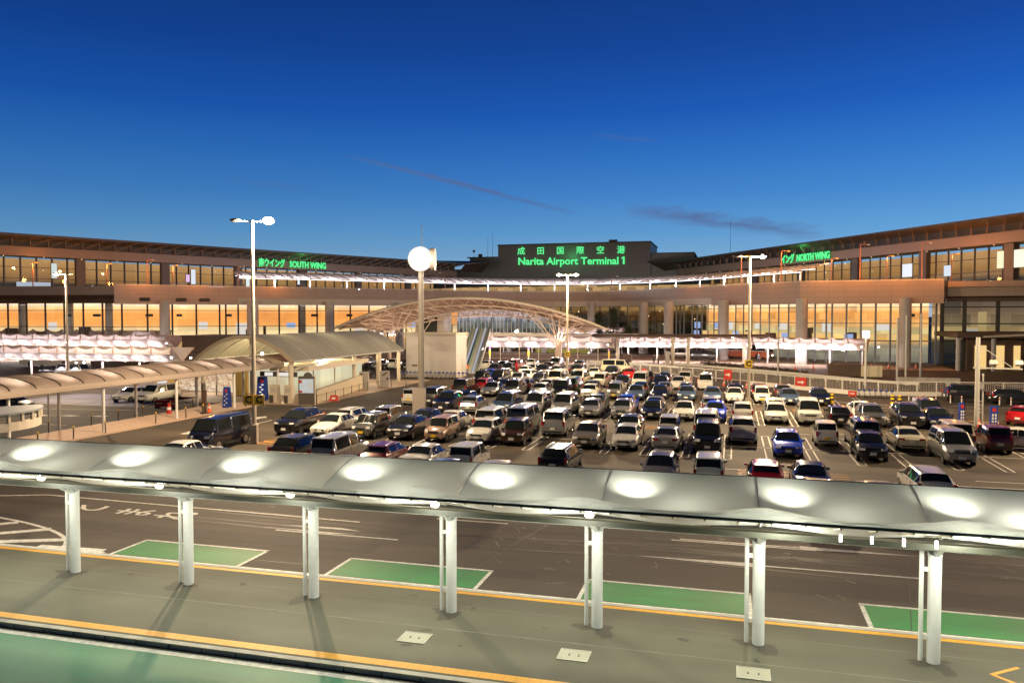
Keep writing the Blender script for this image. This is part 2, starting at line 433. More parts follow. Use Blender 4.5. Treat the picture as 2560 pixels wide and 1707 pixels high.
# the platform under the canopy, with kerbs, tactile strips and the green lane nearest the camera
PZ = .12
m = MB(); m.box(-80, 17.40, 0, 60, 22.98, PZ); struct('platform', m, M['platform'])
m = MB(); m.box(-80, 17.21, 0, 60, 17.398, PZ+.012)
struct('kerb', m, M['kerb'])
m = MB(); m.box(-80, 22.982, 0, 60, 23.14, PZ+.006); struct('kerb', m, M['kerb'])
m = MB(); sheet(m, -80, 17.06, 60, 17.209, .0045); gm = mat('gutter_concrete', (.11,.10,.08), .85); vary(gm, 1.1, .35); struct('gutter', m, gm)
m = MB()
for i in range(140): m.box(-80+i, 17.197, .012, -80+i+.02, 17.2095, .115)
struct('kerb_joints', m, M['black'])
m = MB(); sheet(m, -80, 8, 60, 16.88, .004); struct('green_lane', m, M['green_lane'])
m = MB(); sheet(m, -80, 16.86, 60, 17.05, .0082)
sheet(m, -80, 23.46, 60, 23.56, .0082); struct('road_markings', m, M['line'])
ym = mat('tactile_yellow', (.66,.31,.008), .6); bricks(ym, .3, .3, .012, .72)
m = MB(); sheet(m, -80, 17.52, 60, 17.83, PZ+.004); sheet(m, -80, 22.74, 60, 22.95, PZ+.004); struct('tactile_paving', m, ym)
# laying joints, dirt around the posts and rubber marks
m = MB(); seg(m, (-80,20.05), (60,20.05), .035, PZ+.002); seg(m, (-80,21.75), (60,21.75), .02, PZ+.0024)
jm = mat('asphalt_joint', (.15,.145,.12), .8); vary(jm, 1.2, .4); struct('platform_joints', m, jm)
def blotch(mb, cx, cy, rx, ry, z, rnd, n=18):
    ph = [rnd.uniform(0,6.28) for _ in range(3)]
    pts = [(cx+rx*math.cos(a)*(1+.22*math.sin(2*a+ph[0])+.13*math.sin(5*a+ph[1])+.08*math.sin(9*a+ph[2])), cy+ry*math.sin(a)*(1+.22*math.sin(2*a+ph[0])+.13*math.sin(5*a+ph[1])), z) for a in [2*math.pi*i/n for i in range(n)]]
    mb.add(pts, [tuple(range(n))])
rb_ = random.Random(21); m = MB()
for i, x in enumerate((-20.9,-16.5,-12.1,-7.7,-3.5,.7,4.8)): blotch(m, x-.12, 21.25, .48, .26, PZ+.003, rb_); blotch(m, x+rb_.uniform(-.3,.3), 20.9, .22, .35, PZ+.0035, rb_)
for _ in range(16): blotch(m, rb_.uniform(-21,8), rb_.uniform(18.2,22.4), rb_.uniform(.05,.16), rb_.uniform(.04,.12), PZ+.003, rb_, 12)
sm_ = asphalt('platform_stain', (.050,.046,.036)); struct('platform_stains', m, sm_)
m = MB()
for _ in range(26): blotch(m, rb_.uniform(-26,14), rb_.uniform(25.8,34), rb_.uniform(.06,.30), rb_.uniform(.05,.2), .0084, rb_, 12)
for _ in range(60): blotch(m, rb_.uniform(-30,17), rb_.choice((51.5,56.5,67,72,82.4,44.5))+rb_.uniform(-1.5,1.5), rb_.uniform(.1,.3), rb_.uniform(.1,.35), .0084, rb_, 12)
for k in range(9):
    x0 = rb_.uniform(-24,6); y0 = rb_.uniform(26.5,33)
    for e in (0,1.5): pline(m, [(x0+1.3*i, y0+e+.012*i*i*(1 if k % 2 else -1)) for i in range(10)], .14, .0082)
struct('oil_stains', m, asphalt('oil_stain', (.036,.030,.024), .6))
# expansion joints and a drain across the lane
m = MB()
for x in (-24.5,-10.3,-8.8,4.7,12): seg(m, (x, 23.2), (x+2.5, 37), .03, .0078)
for y in (24.35,29.2): seg(m, (-80, y), (60, y), .022, .0079)
struct('lane_joints', m, M['black'])
# green bays along the far kerb
m = MB(); w = MB()
for x0, x1 in ((-21.55,-16.3),(-12.95,-7.75),(-4.45,.55),(3.75,9.4),(12.6,17.8)):
    sheet(m, x0, 23.6, x1, 25.35, .0075)
    for p, q in (((x0,23.55),(x0,25.4)),((x1,23.55),(x1,25.4)),((x0-.06,25.4),(x1+.06,25.4))): seg(w, p, q, .13, ZL+.002)
struct('green_bays', m, M['green_paint'])
# hatched island, lane lines and arrows on the front lane
arc = [(-40,27.6)] + [(-34.5+10.6*math.sin(a), 23.6+3.35*math.cos(a)**1.15) for a in [i*math.pi/2/14 for i in range(-2,14)]] + [(-21.9,23.62)]
arc = [p for p in arc if p[0] > -39]
pline(w, arc, .16, ZL)
for k in range(7):
    x0 = -36.6+k*2.15
    top = max(23.9, 23.6+3.2*math.sqrt(max(0, 1-((x0+1.6+34.5)/11.2)**2)))
    seg(w, (x0-1.2, 23.62), (x0+1.6, top-.12), .42, ZL+.001)
pline(w, [(-45,25.6),(-31.6,30.6),(-14.9,30.0)], .12, ZL)
seg(w, (-17.6,28.0), (-12.3,28.0), .12, ZL); seg(w, (-2.2,30.8), (3.0,30.8), .12, ZL)
seg(w, (-12.0,31.4), (-8.9,31.4), .12, ZL)
def arrow(mb, x, y, L, d, half=None):
    """long straight-ahead arrow painted along the lane; d = +1 points to +x"""
    seg(mb, (x, y), (x+d*L*.62, y), .13, ZL+.001)
    a = x+d*L*.52
    ya, yb = (y-.24, y+.24)
    if half == 'up': ya = y
    if half == 'down': yb = y
    mb.add([(a, ya, ZL+.002), (x+d*L, y+.02, ZL+.002), (a, yb, ZL+.002)], [(0,1,2)])
arrow(w, 5.95, 28.4, 9.3, -1); arrow(w, -1.9, 31.0, 8.4, 1)
for yy, d in ((28.75, 1), (28.3, -1)):
    w.add([(-17.9 if d > 0 else -18.4, yy, ZL+.002), (-14.2, yy-.05, ZL+.002), (-15.2, yy+.22*d, ZL+.002)], [(0,1,2)])
# ------------------------------------------------ parking stalls: hairpin dividers back to back on a spine
PARK = MB()
def hairpins(x0, x1, spine, near, far):
    n = int(round((x1-x0)/2.5))
    for k in range(n+1):
        x = x0+2.5*k
        for tip, s in ((near, -1), (far, 1)):
            if tip is None: continue
            for e in (-.22, .22): seg(PARK, (x+e, spine-.0+s*.35), (x+e, tip-s*.22), .085, ZL)
            pts = [(x+.22*math.cos(a), tip-s*.22+s*.22*math.sin(a)) for a in [math.pi*i/6 for i in range(7)]]
            pline(PARK, pts, .085, ZL+.001)
    seg(PARK, (x0-1.4, spine), (x1+1.4, spine), .10, ZL+.002)
hairpins(-30.25, 19.75, 54.0, 49.0, 59.2)
hairpins(-30.25, 17.25, 69.7, 64.8, 74.6)
hairpins(-30.25, 12.25, 84.7, 79.9, 89.4)
hairpins(-32.75, 0.0, 98.1, 93.0, 103.2)
hairpins(-35.25, -10.25, 111.8, 107.0, 117.0)
hairpins(-27.75, 14.75, 38.4, None, 43.2)
for x in (-1.5, 12.2): seg(PARK, (x, 46.0), (x+3.2, 46.0), .10, ZL)
seg(PARK, (6.2, 44.4), (20, 44.4), .12, ZL); seg(PARK, (10.5, 43.1), (30, 43.1), .12, ZL)
for k in range(9): seg(PARK, (4.0+k*2.1, 60.9+(k % 3)*.7), (5.9+k*2.1, 60.9+(k % 3)*.7), .10, ZL)
struct('stall_lines', PARK, M['line'])
# lane arrows, bus-stop style lines on the lane left of the parking rows
for y in (49, 53.5, 57.5):
    w.add([(-38.6,y,ZL),(-37.9,y+.1,ZL),(-37.9,y+1.1,ZL),(-38.6,y+1.1,ZL)], [(0,1,2,3)])
    w.add([(-38.9,y+1.1,ZL),(-37.6,y+1.1,ZL),(-38.25,y+2.1,ZL)], [(0,1,2)])
seg(w, (-36.4,57.5), (-36.4,50), .14, ZL); seg(w, (-36.5,65.5), (-33.2,65.5), .12, ZL); seg(w, (-38.6,66), (-33.5,67.4), .12, ZL)
pline(w, [(-33.5,60.5),(-30.5,63.5),(-26,63.5)], .12, ZL)
for k in range(5): seg(w, (-33.5+.4*k,78+3.2*k), (-30.5+.4*k,78+3.2*k), .14, ZL)
struct('road_markings', w, M['line'])
# orange outlines and lines inside the aisles
o = MB()
for cx, cy in ((1.6, 45.4), (-15.6, 61.6), (-5.6, 61.4), (-29.6, 47.4), (6.6, 76.2)):
    for e in (-.42, .42):
        pts = [(cx+1.25*math.cos(a), cy+e+.36*math.sin(a)) for a in [2*math.pi*i/20 for i in range(21)]]
        pline(o, pts, .11, ZL)
for yy in (44.7, 45.3, 45.9): seg(o, (2.9, yy), (6.0, yy), .09, ZL)
seg(o, (18.5, 72.2), (40, 66.0), .22, ZL); seg(o, (16.5, 63.0), (34, 60.2), .14, ZL)
struct('aisle_markings', o, M['line_o'])
# right-hand driveway lines
w = MB()
pline(w, [(17.5,70.2),(24,66.4),(40,64.5)], .14, ZL); seg(w, (19.5,68.0), (27.5,66.8), .12, ZL)
seg(w, (12.8,80.5), (19.5,78.0), .12, ZL); seg(w, (13.6,82.5), (21.5,79.6), .12, ZL); seg(w, (8.5,84.4), (14.5,83.2), .12, ZL)
seg(w, (20.0,83.8), (26.5,83.0), .12, ZL)
for k in range(5): seg(w, (30+k*2.6,113-k*.2), (33.5+k*2.6,107.5-k*.2), .9, ZL)
seg(w, (22,112.5), (44,114.5), .15, ZL); seg(w, (21,116), (28,106.5), .15, ZL)
struct('road_markings', w, M['line'])
# left walkway with pink paving, the blue disabled bays beyond it
bricks(M['tile'], .6, .3, .012, .8, .5)
m = MB(); m.box(-47.9, 38, 0, -43.45, 67.5, .10); m.uv = {}
pw = m
me_o = pw.build('walkway', M['tile']); me_o['kind'] = 'structure'
m = MB(); sheet(m, -47.9, 38, -43.45, 67.5, .104); struct('walkway_paving', m, M['tile'])
m = MB(); sheet(m, -62, 67.5, -38.55, 99, .012); struct('forecourt', m, M['tan_pave'])
m = MB(); sheet(m, -69.5, 62.5, -54.0, 71.5, .012); struct('blue_bays', m, M['bluepaint'])
w = MB()
for x in (-66.8, -62.6, -59.3, -56.2): seg(w, (x, 62.6), (x, 71), .12, .017)
seg(w, (-70, 62.4), (-53.6, 62.4), .12, .017)
pline(w, [(-64,50.5),(-50.2,50.5)], .12, ZL); pline(w, [(-68,57.8),(-52,60.2),(-50,58.0)], .12, ZL)
for k in range(6): w.add([(-66+k*2.6,53.4+.45*k,ZL),(-64.6+k*2.6,53.2+.45*k,ZL),(-64.2+k*2.6,53.9+.45*k,ZL),(-65.6+k*2.6,54.0+.45*k,ZL)], [(0,1,2,3)])
struct('road_markings', w, M['line'])
w = MB()
for k in range(5): seg(w, (-47.6, 60.2+.62*k), (-43.6, 60.2+.62*k), .10, .108)
struct('walkway_grooves', w, M['steel'])
# terminal-side roads and bus lanes, pale where buses stop
m = MB(); sheet(m, -160, 118, -62, 175, .006); sheet(m, -30, 137.2, 34, 176, .006); struct('bus_road', m, M['tan_pave'])
# painted kanji-style stop legend on the lane and the orange mark at the right edge
def text_mesh(body, size=1.0, ext=.0, bold=0.0, align='CENTER', spacing=1.0, width=1.0):
    c = bpy.data.curves.new('t', 'FONT'); c.body = body; c.size = size; c.extrude = ext; c.offset = bold
    c.align_x = align; c.align_y = 'CENTER'; c.space_character = spacing; c.resolution_u = 3
    o = bpy.data.objects.new('t', c); COL.objects.link(o)
    dg = bpy.context.evaluated_depsgraph_get(); dg.update()
    me = bpy.data.meshes.new_from_object(o.evaluated_get(dg))
    bpy.data.objects.remove(o); bpy.data.curves.remove(c)
    return me
def text_obj(name, body, m, loc, rot, size, parent=None, ext=.0, bold=0.0, align='CENTER', spacing=1.0, scale=(1,1,1)):
    me = text_mesh(body, size, ext, bold, align, spacing)
    me.transform(Matrix.Diagonal((*scale, 1))); me.materials.clear(); me.materials.append(m)
    o = link(name, me, parent)
    mw = Matrix.Translation(loc) @ (rot if isinstance(rot, Matrix) else Matrix.Rotation(rot, 4, 'Z'))
    if parent is not None: mw = world_of(parent).inverted() @ mw
    o.location = mw.to_translation(); o.rotation_euler = mw.to_euler()
    return o
for ch, x, y in (('と', -27.6, 29.0), ('ま', -25.0, 28.9), ('れ', -22.9, 28.9)):
    o = text_obj('lane_lettering', ch, M['line'], (x, y, ZL+.003), R(90), 1.35, scale=(.95,1.55,1), bold=.02); o['kind'] = 'structure'
o = MB()
for p, q in (((5.95,20.9),(6.7,21.5)),((6.15,20.35),(7.0,20.85)),((6.25,19.9),(7.0,20.2)),((6.0,20.9),(6.6,20.3))): seg(o, p, q, .10, PZ+.005)
struct('platform_marking', o, M['line_o'])
# steel inspection hatches set in the platform
for k, (x, y) in enumerate(((-8.0,19.27),(-3.75,19.32),(.54,19.45))):
    m = MB(); m.box(x-.36,y-.30,PZ+.001,x+.36,y+.30,PZ+.012)
    hm = M.setdefault('hatch', mat('hatch_concrete', (.33,.32,.25), .7))
    t = thing('inspection_hatch', ['leftmost pale square hatch in the platform between the two yellow strips','middle pale square hatch in the platform between the two yellow strips','rightmost pale square hatch in the platform between the two yellow strips'][k], 'hatch', (x,y,PZ), 0, 'platform inspection hatches')
    m.build('cover', hm, t)
    f = MB()
    for a in ((-.39,-.33,.39,-.30),(-.39,.30,.39,.33),(-.39,-.30,-.36,.30),(.36,-.30,.39,.30)): f.box(x+a[0],y+a[1],PZ+.002,x+a[2],y+a[3],PZ+.018)
    f.build('frame', M['kerb'], t)
    for e in (-.12, .12):
        h = MB(); h.obox((x+e, y, PZ+.017), (.035,.10,.012)); h.build('lifting_handle', M['darksteel'], t)
# ================================================================== butterfly tent canopies (foreground and bus stops)
M['tent'] = membrane('tent_membrane', (.76,.76,.73), .44, .6, .025)
M['rib_pink'] = mat('rib_pink', (.50,.34,.30), .5)
M['tent_pink'] = membrane('tent_membrane_far', (.70,.62,.62), .5, .5, .03)
def hull_canopy(label, loc, rz, cols, bay, group, mt, near=True, k=1.0, lamps=(), glow_power=30, up=(1,.97,.80), detail=True, floor_power=0, panels_per_bay=1, colbands=None, cat='canopy', glow_on=None, fill_power=95):
    """two fabric wings rising from a valley gutter carried by one row of columns.
       local frame: x along, y across (negative towards the camera), z up, k = overall scale"""
    t = thing('tent_canopy', label, cat, loc, rz, group)
    F_, C_, V_, B_ = (-3.05*k, 4.01*k), (-2.82*k, 4.25*k), (0.0, 3.06*k), (2.85*k, 3.84*k)
    if not near: F_, C_, V_, B_ = (-2.6*k, 4.0*k), (-2.4*k, 4.95*k), (0.0, 2.75*k), (2.85*k, 4.7*k)
    x0 = cols[0]-bay/2; n = len(cols)
    edges = [cols[0]-bay] + list(cols) + [cols[-1]+bay] if near else [cols[0]-bay*.5] + list(cols) + [cols[-1]+bay*.5]
    xs_all = []
    if not near:
        edges = []
        step = bay/panels_per_bay
        e = cols[0]-step*.75
        while e < cols[-1]+step*.8: edges.append(e); e += step
    nx = 12 if near else 6
    def section(s):
        """profile at sag s (0 at a rib, 1 mid bay)"""
        if not near: s = s*2.1
        pts = [(F_[0], F_[1]), (F_[0]+.015*k, F_[1]+(C_[1]-F_[1])*(.5-.18*s)), (C_[0]-.08*k, C_[1]-.03*k-.22*k*s), (C_[0]+.05*k, C_[1]-.215*k*s)]
        m_ = 7
        for i in range(1, m_+1):
            a = i/m_; y = C_[0]+(V_[0]-C_[0])*a; z = C_[1]+(V_[1]-C_[1])*a - .215*k*s*(1-a) - .17*k*s*math.sin(math.pi*a)
            pts.append((y, z))
        for i in range(1, m_+1):
            a = i/m_; y = V_[0]+(B_[0]-V_[0])*a; z = V_[1]+(B_[1]-V_[1])*a + .10*k*math.sin(math.pi*a)*(1-s) - .10*k*s*math.sin(math.pi*a)
            pts.append((y, z))
        return pts
    for a, b in zip(edges, edges[1:]):
        mb = MB(); rows = []
        for i in range(nx+1):
            f = i/nx; rows.append([(a+(b-a)*f, y, z) for y, z in section(math.sin(math.pi*f))])
        mb.grid(rows); mb.build('membrane_panel', mt, t, local=True)
    L0, L1 = edges[0], edges[-1]
    # ribs along the seams
    for x in edges:
        rib = MB(); rib.tube([(x, y, z-(.03*k if near else .035*k)) for y, z in section(0)[3 if near else 0:]], .032*k if near else .09*k, 6)
        rib.build('rib_arch', M['white'] if near else M['rib_pink'], t, local=True)
    e = MB(); e.cyl((L0, F_[0]-.01, F_[1]-.02*k), (L1, F_[0]-.01, F_[1]-.02*k), .035*k, n=8); e.cyl((L0, B_[0], B_[1]-.03), (L1, B_[0], B_[1]-.03), .04*k, n=8)
    e.build('edge_pipes', M['darksteel'] if near else M['cream_steel'], t, local=True)
    gm = MB(); gm.box(L0, -.78*k, 3.0*k, L1, -.18*k, 3.20*k); gm.build('gutter', M['olive'] if near else M['cream_steel'], t, local=True)
    bm_ = MB(); bm_.cyl((L0, -.06*k, 2.86*k), (L1, -.06*k, 2.86*k), .075*k, n=12); bm_.build('beam_tube', M['white'] if near else M['cream_steel'], t, local=True)
    if near:
        r = MB(); x = L0+.3
        while x < L1: r.box(x, -2.99, 3.90, x+.05, -2.94, 4.0); r.bar((x+.02,-2.96,3.92), (x+.02,-.7,3.30), .035); x += .725
        r.bar((L0,-1.9,3.47), (L1,-1.9,3.47), .05)
        r.build('edge_rail', M['cream_steel'], t, local=True)
    for i, x in enumerate(cols):
        c = MB(); c.cyl((x,0,0), (x,0,2.66*k), .155*k if near else .14, n=24 if near else 10)
        co = c.build('column', M['white'] if near else M['offwhite'], t, local=True)
        if near:
            c = MB(); c.cyl((x,0,2.66), (x,0,2.72), .165, n=24); c.cyl((x,0,2.50), (x,0,2.515), .158, n=24)
            c.bar((x,-.02,2.68), (x,-.62,3.05), .10, .16); c.bar((x,.02,2.68), (x,.55,3.15), .10, .16); c.bar((x-.05,0,2.70), (x-.32,-.1,2.98), .08, .10); c.bar((x+.05,0,2.70), (x+.32,-.1,2.98), .08, .10)
            c.build('column_head', M['white'], co, local=True)
            d = MB(); d.cyl((x-.30,0,0.02), (x-.30,0,2.95), .055, n=14)
            do = d.build('downpipe', M['white'], t, local=True)
            for z in (2.32, .62):
                d = MB(); d.box(x-.26,-.03,z-.05,x-.14,.03,z+.05); d.build('pipe_bracket', M['white'], do, local=True)
        elif colbands:
            for z0, z1, mm in colbands:
                d = MB(); d.cyl((x,0,z0), (x,0,z1), .16, n=10); d.build('colour_band', mm, co, local=True)
    for x in lamps:
        l = MB(); l.ball((x, -1.30*k, 3.43*k), .12 if near else .14*k, 12, .8)
        lo = l.build('floodlight', M['bulb'], t, local=True)
        l = MB(); l.box(x-.16*k,-1.24*k,3.47*k,x+.16*k,-1.10*k,3.60*k); l.build('lamp_housing', M['steel'], lo, local=True)
        if floor_power:
            lp = lamp('floodlight_beam', (x-.35, -1.55*k, 3.36*k), up, floor_power, .75*k); lp.parent = t
    if glow_power:
        for x in (glow_on if glow_on is not None else edges[:-1]):
            if near: lp = lamp('uplight_beam', (x+.80, 1.60, 2.80), up, glow_power, .05, 'SPOT', (math.pi-.30,0,0), 116); lp.data.spot_blend = 1
            else: lp = lamp('uplight_beam', (x, -1.1*k, 2.35*k), up, glow_power*1.5, .5*k)
            lp.parent = t
            if near: lp = lamp('membrane_fill', (x+2.25, 1.25, 2.40), up, fill_power, .9); lp.parent = t  # extra fill lamp added in each bay to brighten the fabric
    return t
COLS = [-25.6,-21.2,-16.75,-12.28,-7.82,-3.55,.71,4.87,9.15]
fc = hull_canopy('long white tent canopy over the platform in the foreground', (0, 21.3, PZ), 0, COLS, 4.3, None, M['tent'], True,
            lamps=COLS[:6], glow_power=230, up=(.97,1,.80), floor_power=410)
for i, x in enumerate((2.35,3.0,3.65,4.3,8.0)):
    l = MB(); l.box(x, -2.55, 3.52, x+.05, -2.50, 3.68); l.build('strip_lamp', M['bulb'], fc, local=True)
for x in (1.2, 5.2, 9.4): lp = lamp('strip_and_fill_beam', (x, -1.6, 3.35), (.97,1,.78), 400, .2); lp.parent = fc
lp = lamp('strip_and_fill_beam', (7.3, 1.5, 2.8), (1,.97,.84), 60, .3); lp.parent = fc  # fill lamp added under the last panel to brighten it, no fixture
fc.scale = (.986,)*3
# ================================================================== cars
M['rail_m'] = mat('roof_rail_metal', (.25,.25,.25), .35, 1)
PAINT = {}
def paint(n, c, metal=0.0, rough=.28):
    m = mat('paint_' + n, c, rough, metal, coat=.8); m.node_tree.nodes['Principled BSDF'].inputs['Coat Roughness'].default_value = .06
    PAINT[n] = m
for n, c, me in (('white',(.64,.62,.56),0),('cream',(.60,.56,.42),0),('silver',(.36,.36,.35),.55),('grey',(.13,.13,.12),.5),('black',(.008,.008,.010),0),
                 ('navy',(.005,.007,.022),.1),('blue',(.012,.065,.72),.15),('steel',(.10,.15,.24),.45),('red',(.45,.012,.015),.1),('maroon',(.12,.008,.016),.2),
                 ('brown',(.055,.022,.008),.3),('tan',(.42,.27,.20),.3),('gold',(.30,.27,.21),.5),('beige',(.46,.37,.26),.25),('green',(.03,.07,.05),.4)):
    paint(n, c, me)
# type: length, width, height, stations [(y from front as fraction, belt z, top z, half width belt, half width top)], windscreen stations (cowl, roof front, roof rear, rear glass foot)
TYPES = {
 'sedan':  (4.65,1.76,1.45, [(0,.55,.58,.70,.55),(.03,.66,.70,.82,.66),(.12,.78,.82,.87,.70),(.27,.90,.93,.88,.74),(.42,.95,1.40,.88,.60),(.55,.96,1.45,.88,.61),(.68,.97,1.38,.88,.58),(.84,.98,1.02,.87,.70),(.96,.96,.99,.84,.66),(1,.80,.84,.74,.58)], (3,4,6,7)),
 'hatch':  (4.05,1.70,1.50, [(0,.60,.63,.68,.52),(.03,.74,.78,.80,.64),(.12,.86,.91,.84,.68),(.23,.97,1.00,.85,.72),(.40,1.0,1.44,.85,.60),(.55,1.01,1.50,.85,.61),(.80,1.02,1.45,.84,.58),(.93,1.03,1.07,.83,.68),(.98,.92,.95,.82,.66),(1,.72,.75,.74,.56)], (3,4,6,7)),
 'kei':    (3.40,1.48,1.66, [(0,.66,.69,.62,.50),(.03,.84,.88,.70,.58),(.10,.92,.96,.73,.60),(.20,.99,1.02,.74,.64),(.34,1.0,1.60,.74,.59),(.55,1.0,1.66,.74,.60),(.92,1.0,1.62,.74,.58),(.975,1.02,1.08,.73,.62),(.99,.90,.93,.72,.60),(1,.70,.73,.66,.52)], (3,4,6,7)),
 'minivan':(4.70,1.74,1.85, [(0,.70,.73,.72,.58),(.03,.90,.94,.82,.66),(.09,.98,1.02,.86,.70),(.19,1.08,1.11,.87,.76),(.34,1.08,1.78,.87,.66),(.55,1.08,1.85,.87,.68),(.92,1.08,1.80,.86,.66),(.975,1.10,1.16,.85,.72),(.99,.95,.98,.84,.70),(1,.72,.75,.78,.62)], (3,4,6,7)),
 'van':    (4.80,1.72,1.99, [(0,.72,.75,.74,.62),(.02,.92,.95,.82,.70),(.05,1.06,1.09,.85,.74),(.08,1.14,1.17,.86,.78),(.19,1.15,1.92,.86,.70),(.5,1.15,1.99,.86,.71),(.95,1.15,1.96,.86,.70),(.985,1.15,1.21,.85,.76),(.993,.95,.98,.84,.72),(1,.70,.73,.80,.66)], (3,4,6,7)),
 'suv':    (4.60,1.80,1.70, [(0,.72,.75,.74,.58),(.03,.92,.96,.86,.70),(.12,1.02,1.06,.89,.74),(.25,1.10,1.13,.90,.78),(.40,1.11,1.63,.90,.64),(.55,1.12,1.70,.90,.66),(.82,1.13,1.64,.89,.63),(.94,1.14,1.20,.88,.72),(.98,.98,1.01,.87,.70),(1,.75,.78,.80,.62)], (3,4,6,7)),
 'wagon':  (4.65,1.76,1.50, [(0,.58,.61,.70,.55),(.03,.70,.74,.82,.66),(.12,.82,.86,.87,.70),(.25,.93,.96,.88,.74),(.39,.96,1.44,.88,.61),(.55,.97,1.50,.88,.62),(.86,.98,1.44,.87,.59),(.95,1.0,1.05,.86,.70),(.985,.90,.93,.84,.68),(1,.72,.75,.76,.60)], (3,4,6,7)),
}
NAMES = {'sedan':'sedan','hatch':'hatchback','kei':'boxy small car','minivan':'minivan','van':'high-roof van','suv':'suv','wagon':'estate car'}
def ring(T, st):
    L, Wd, H, ST, _ = T; f, zb, zt, hb, ht = st
    y = -L/2 + f*L; lo = .24 if .06 < f < .94 else .30
    half = [(0,y,lo), (hb*.90,y,lo), (hb*1.0,y,lo+.16), (hb*1.015,y,zb*.72), (hb*.985,y,zb), (ht,y,zt-.045), (ht*.78,y,zt-.008), (ht*.40,y,zt+.012), (0,y,zt+.016)]
    return half + [(-p[0],p[1],p[2]) for p in half[-2:0:-1]]
def strip_panel(mb, A, B, i0, i1, m0, m1, up, e0, e1, off, n=6, seg_=4):
    """glass laid over the body between rings A and B, ring points i0..i1, inset and set proud by off"""
    def along(Rg, t):
        k = t*(i1-i0); j = min(int(k), i1-i0-1); f = k-j
        return Vector(Rg[i0+j])*(1-f) + Vector(Rg[i0+j+1])*f
    rows = []
    for a in range(seg_+1):
        s = e0+(1-e0-e1)*a/seg_
        rows.append([along(A, m0+(1-m0-m1)*b/n)*(1-s) + along(B, m0+(1-m0-m1)*b/n)*s for b in range(n+1)])
    c = sum((p for r in rows for p in r), Vector())/(len(rows)*(n+1))
    d = (rows[0][-1]-rows[0][0]).cross(rows[-1][0]-rows[0][0]).normalized()
    if d.dot(up) < 0: d = -d
    mb.grid([[tuple(p+d*off) for p in r] for r in rows])
def car_meshes(kind):
    T = TYPES[kind]; L, Wd, H, ST, (c0, c1, c2, c3) = T
    rings = [ring(T, s) for s in ST]; n = len(rings[0]); out = {}
    b = MB()
    for a, c in zip(rings, rings[1:]):
        b.add(a+c, [(i, (i+1) % n, n+(i+1) % n, n+i) for i in range(n)], True)
    b.add(rings[0], [tuple(range(n))[::-1]]); b.add(rings[-1], [tuple(range(n))])
    out['body'] = b.mesh('body')
    g = MB(); strip_panel(g, rings[c0], rings[c1], 5, 11, .03, .03, Vector((0,-1,.6)), .06, .05, .02); out['windshield'] = g.mesh('windshield')
    g = MB(); strip_panel(g, rings[c2], rings[c3], 5, 11, .04, .04, Vector((0,1,.5)), .06, .16, .02); out['rear_window'] = g.mesh('rear_window')
    for sgn, key in ((1,'side_window_a'), (-1,'side_window_b')):
        g = MB(); i0, i1 = (4,5) if sgn > 0 else (11,12)
        lo, hi = (.07,.08) if sgn > 0 else (.08,.07)
        spans = [(c0,c1,.35,.04)] + [(k,k+1,.05,.05) for k in range(c1,c2)] + [(c2,c3,.04,.35)]
        for p, q, e0, e1 in spans: strip_panel(g, rings[p], rings[q], i0, i1, lo, hi, Vector((sgn,0,.2)), e0, e1, .014, 2, 2)
        out[key] = g.mesh('side_window')
    y0, y1 = -L/2, L/2; w = ST[2][3]; zf = ST[1][1]; rw = .30 if kind not in ('suv','van') else .34
    for k, (sx, fy) in enumerate(((1,.19),(-1,.19),(1,.80),(-1,.80))):
        y = y0+L*fy; x = sx*(w-.075)
        t = MB(); t.cyl((x-.10*sx,y,rw), (x+.095*sx,y,rw), rw, n=16, smooth=False); t.cyl((x+.06*sx,y,rw), (x+.085*sx,y,rw), rw+.06, n=18, smooth=False); out['wheel%d' % k] = t.mesh('wheel')
        t = MB(); t.cyl((x+.094*sx,y,rw), (x+.103*sx,y,rw), rw*.66, n=12, smooth=False); out['rim%d' % k] = t.mesh('rim')
    for k, sx in enumerate((1,-1)):
        t = MB(); zc = zf-.02
        hl = .17 if kind in ('minivan','van','kei') else .12
        t.obox((sx*w*.70, y0+.085, zc), (w*.36,.13,hl), rz=sx*.30, rx=-.2); out['headlight%d' % k] = t.mesh('headlight')
        t = MB(); zr = ST[-3][1]-.10
        if kind in ('minivan','kei','van','hatch','wagon','suv'): t.obox((sx*w*.86, y1-.05, zr-.02), (w*.17,.09,.34), rz=-sx*.25)
        else: t.obox((sx*w*.70, y1-.06, zr-.02), (w*.38,.10,.15), rz=-sx*.2)
        out['taillight%d' % k] = t.mesh('taillight')
        t = MB(); t.obox((sx*(w+.07), y0+L*(ST[c0][0]+.05), ST[c0][1]+.06), (.15,.10,.13)); out['mirror%d' % k] = t.mesh('mirror')
    t = MB(); t.obox((0,y0+.012,zf-.10), (w*.86,.05,.12)); t.obox((0,y0+.0,.36), (w*1.15,.05,.13)); out['grille'] = t.mesh('grille')
    t = MB(); t.obox((0,y0-.03,.50), (.36,.02,.17)); out['plate_f'] = t.mesh('licence_plate')
    t = MB(); t.obox((0,y1+.015,.62 if kind != 'sedan' else .70), (.36,.02,.17)); out['plate_r'] = t.mesh('licence_plate')
    for k, sx in enumerate((1,-1)): t = MB(); t.obox((sx*(w+.004), y0+L*.50, .33), (.03,L*.36,.10)); out['side_trim%d' % k] = t.mesh('side_trim')
    t = MB()
    for sx in (1,-1):
        for fy in (.36,.55,.74): t.obox((sx*(w*1.012), y0+L*fy, ST[c0][1]*.74), (.012,.018,ST[c0][1]*.50))
    out['door_seams'] = t.mesh('door_seams')
    hr_ = ST[c1+1][2]; yb = y0+L*ST[c2][0]
    t = MB()
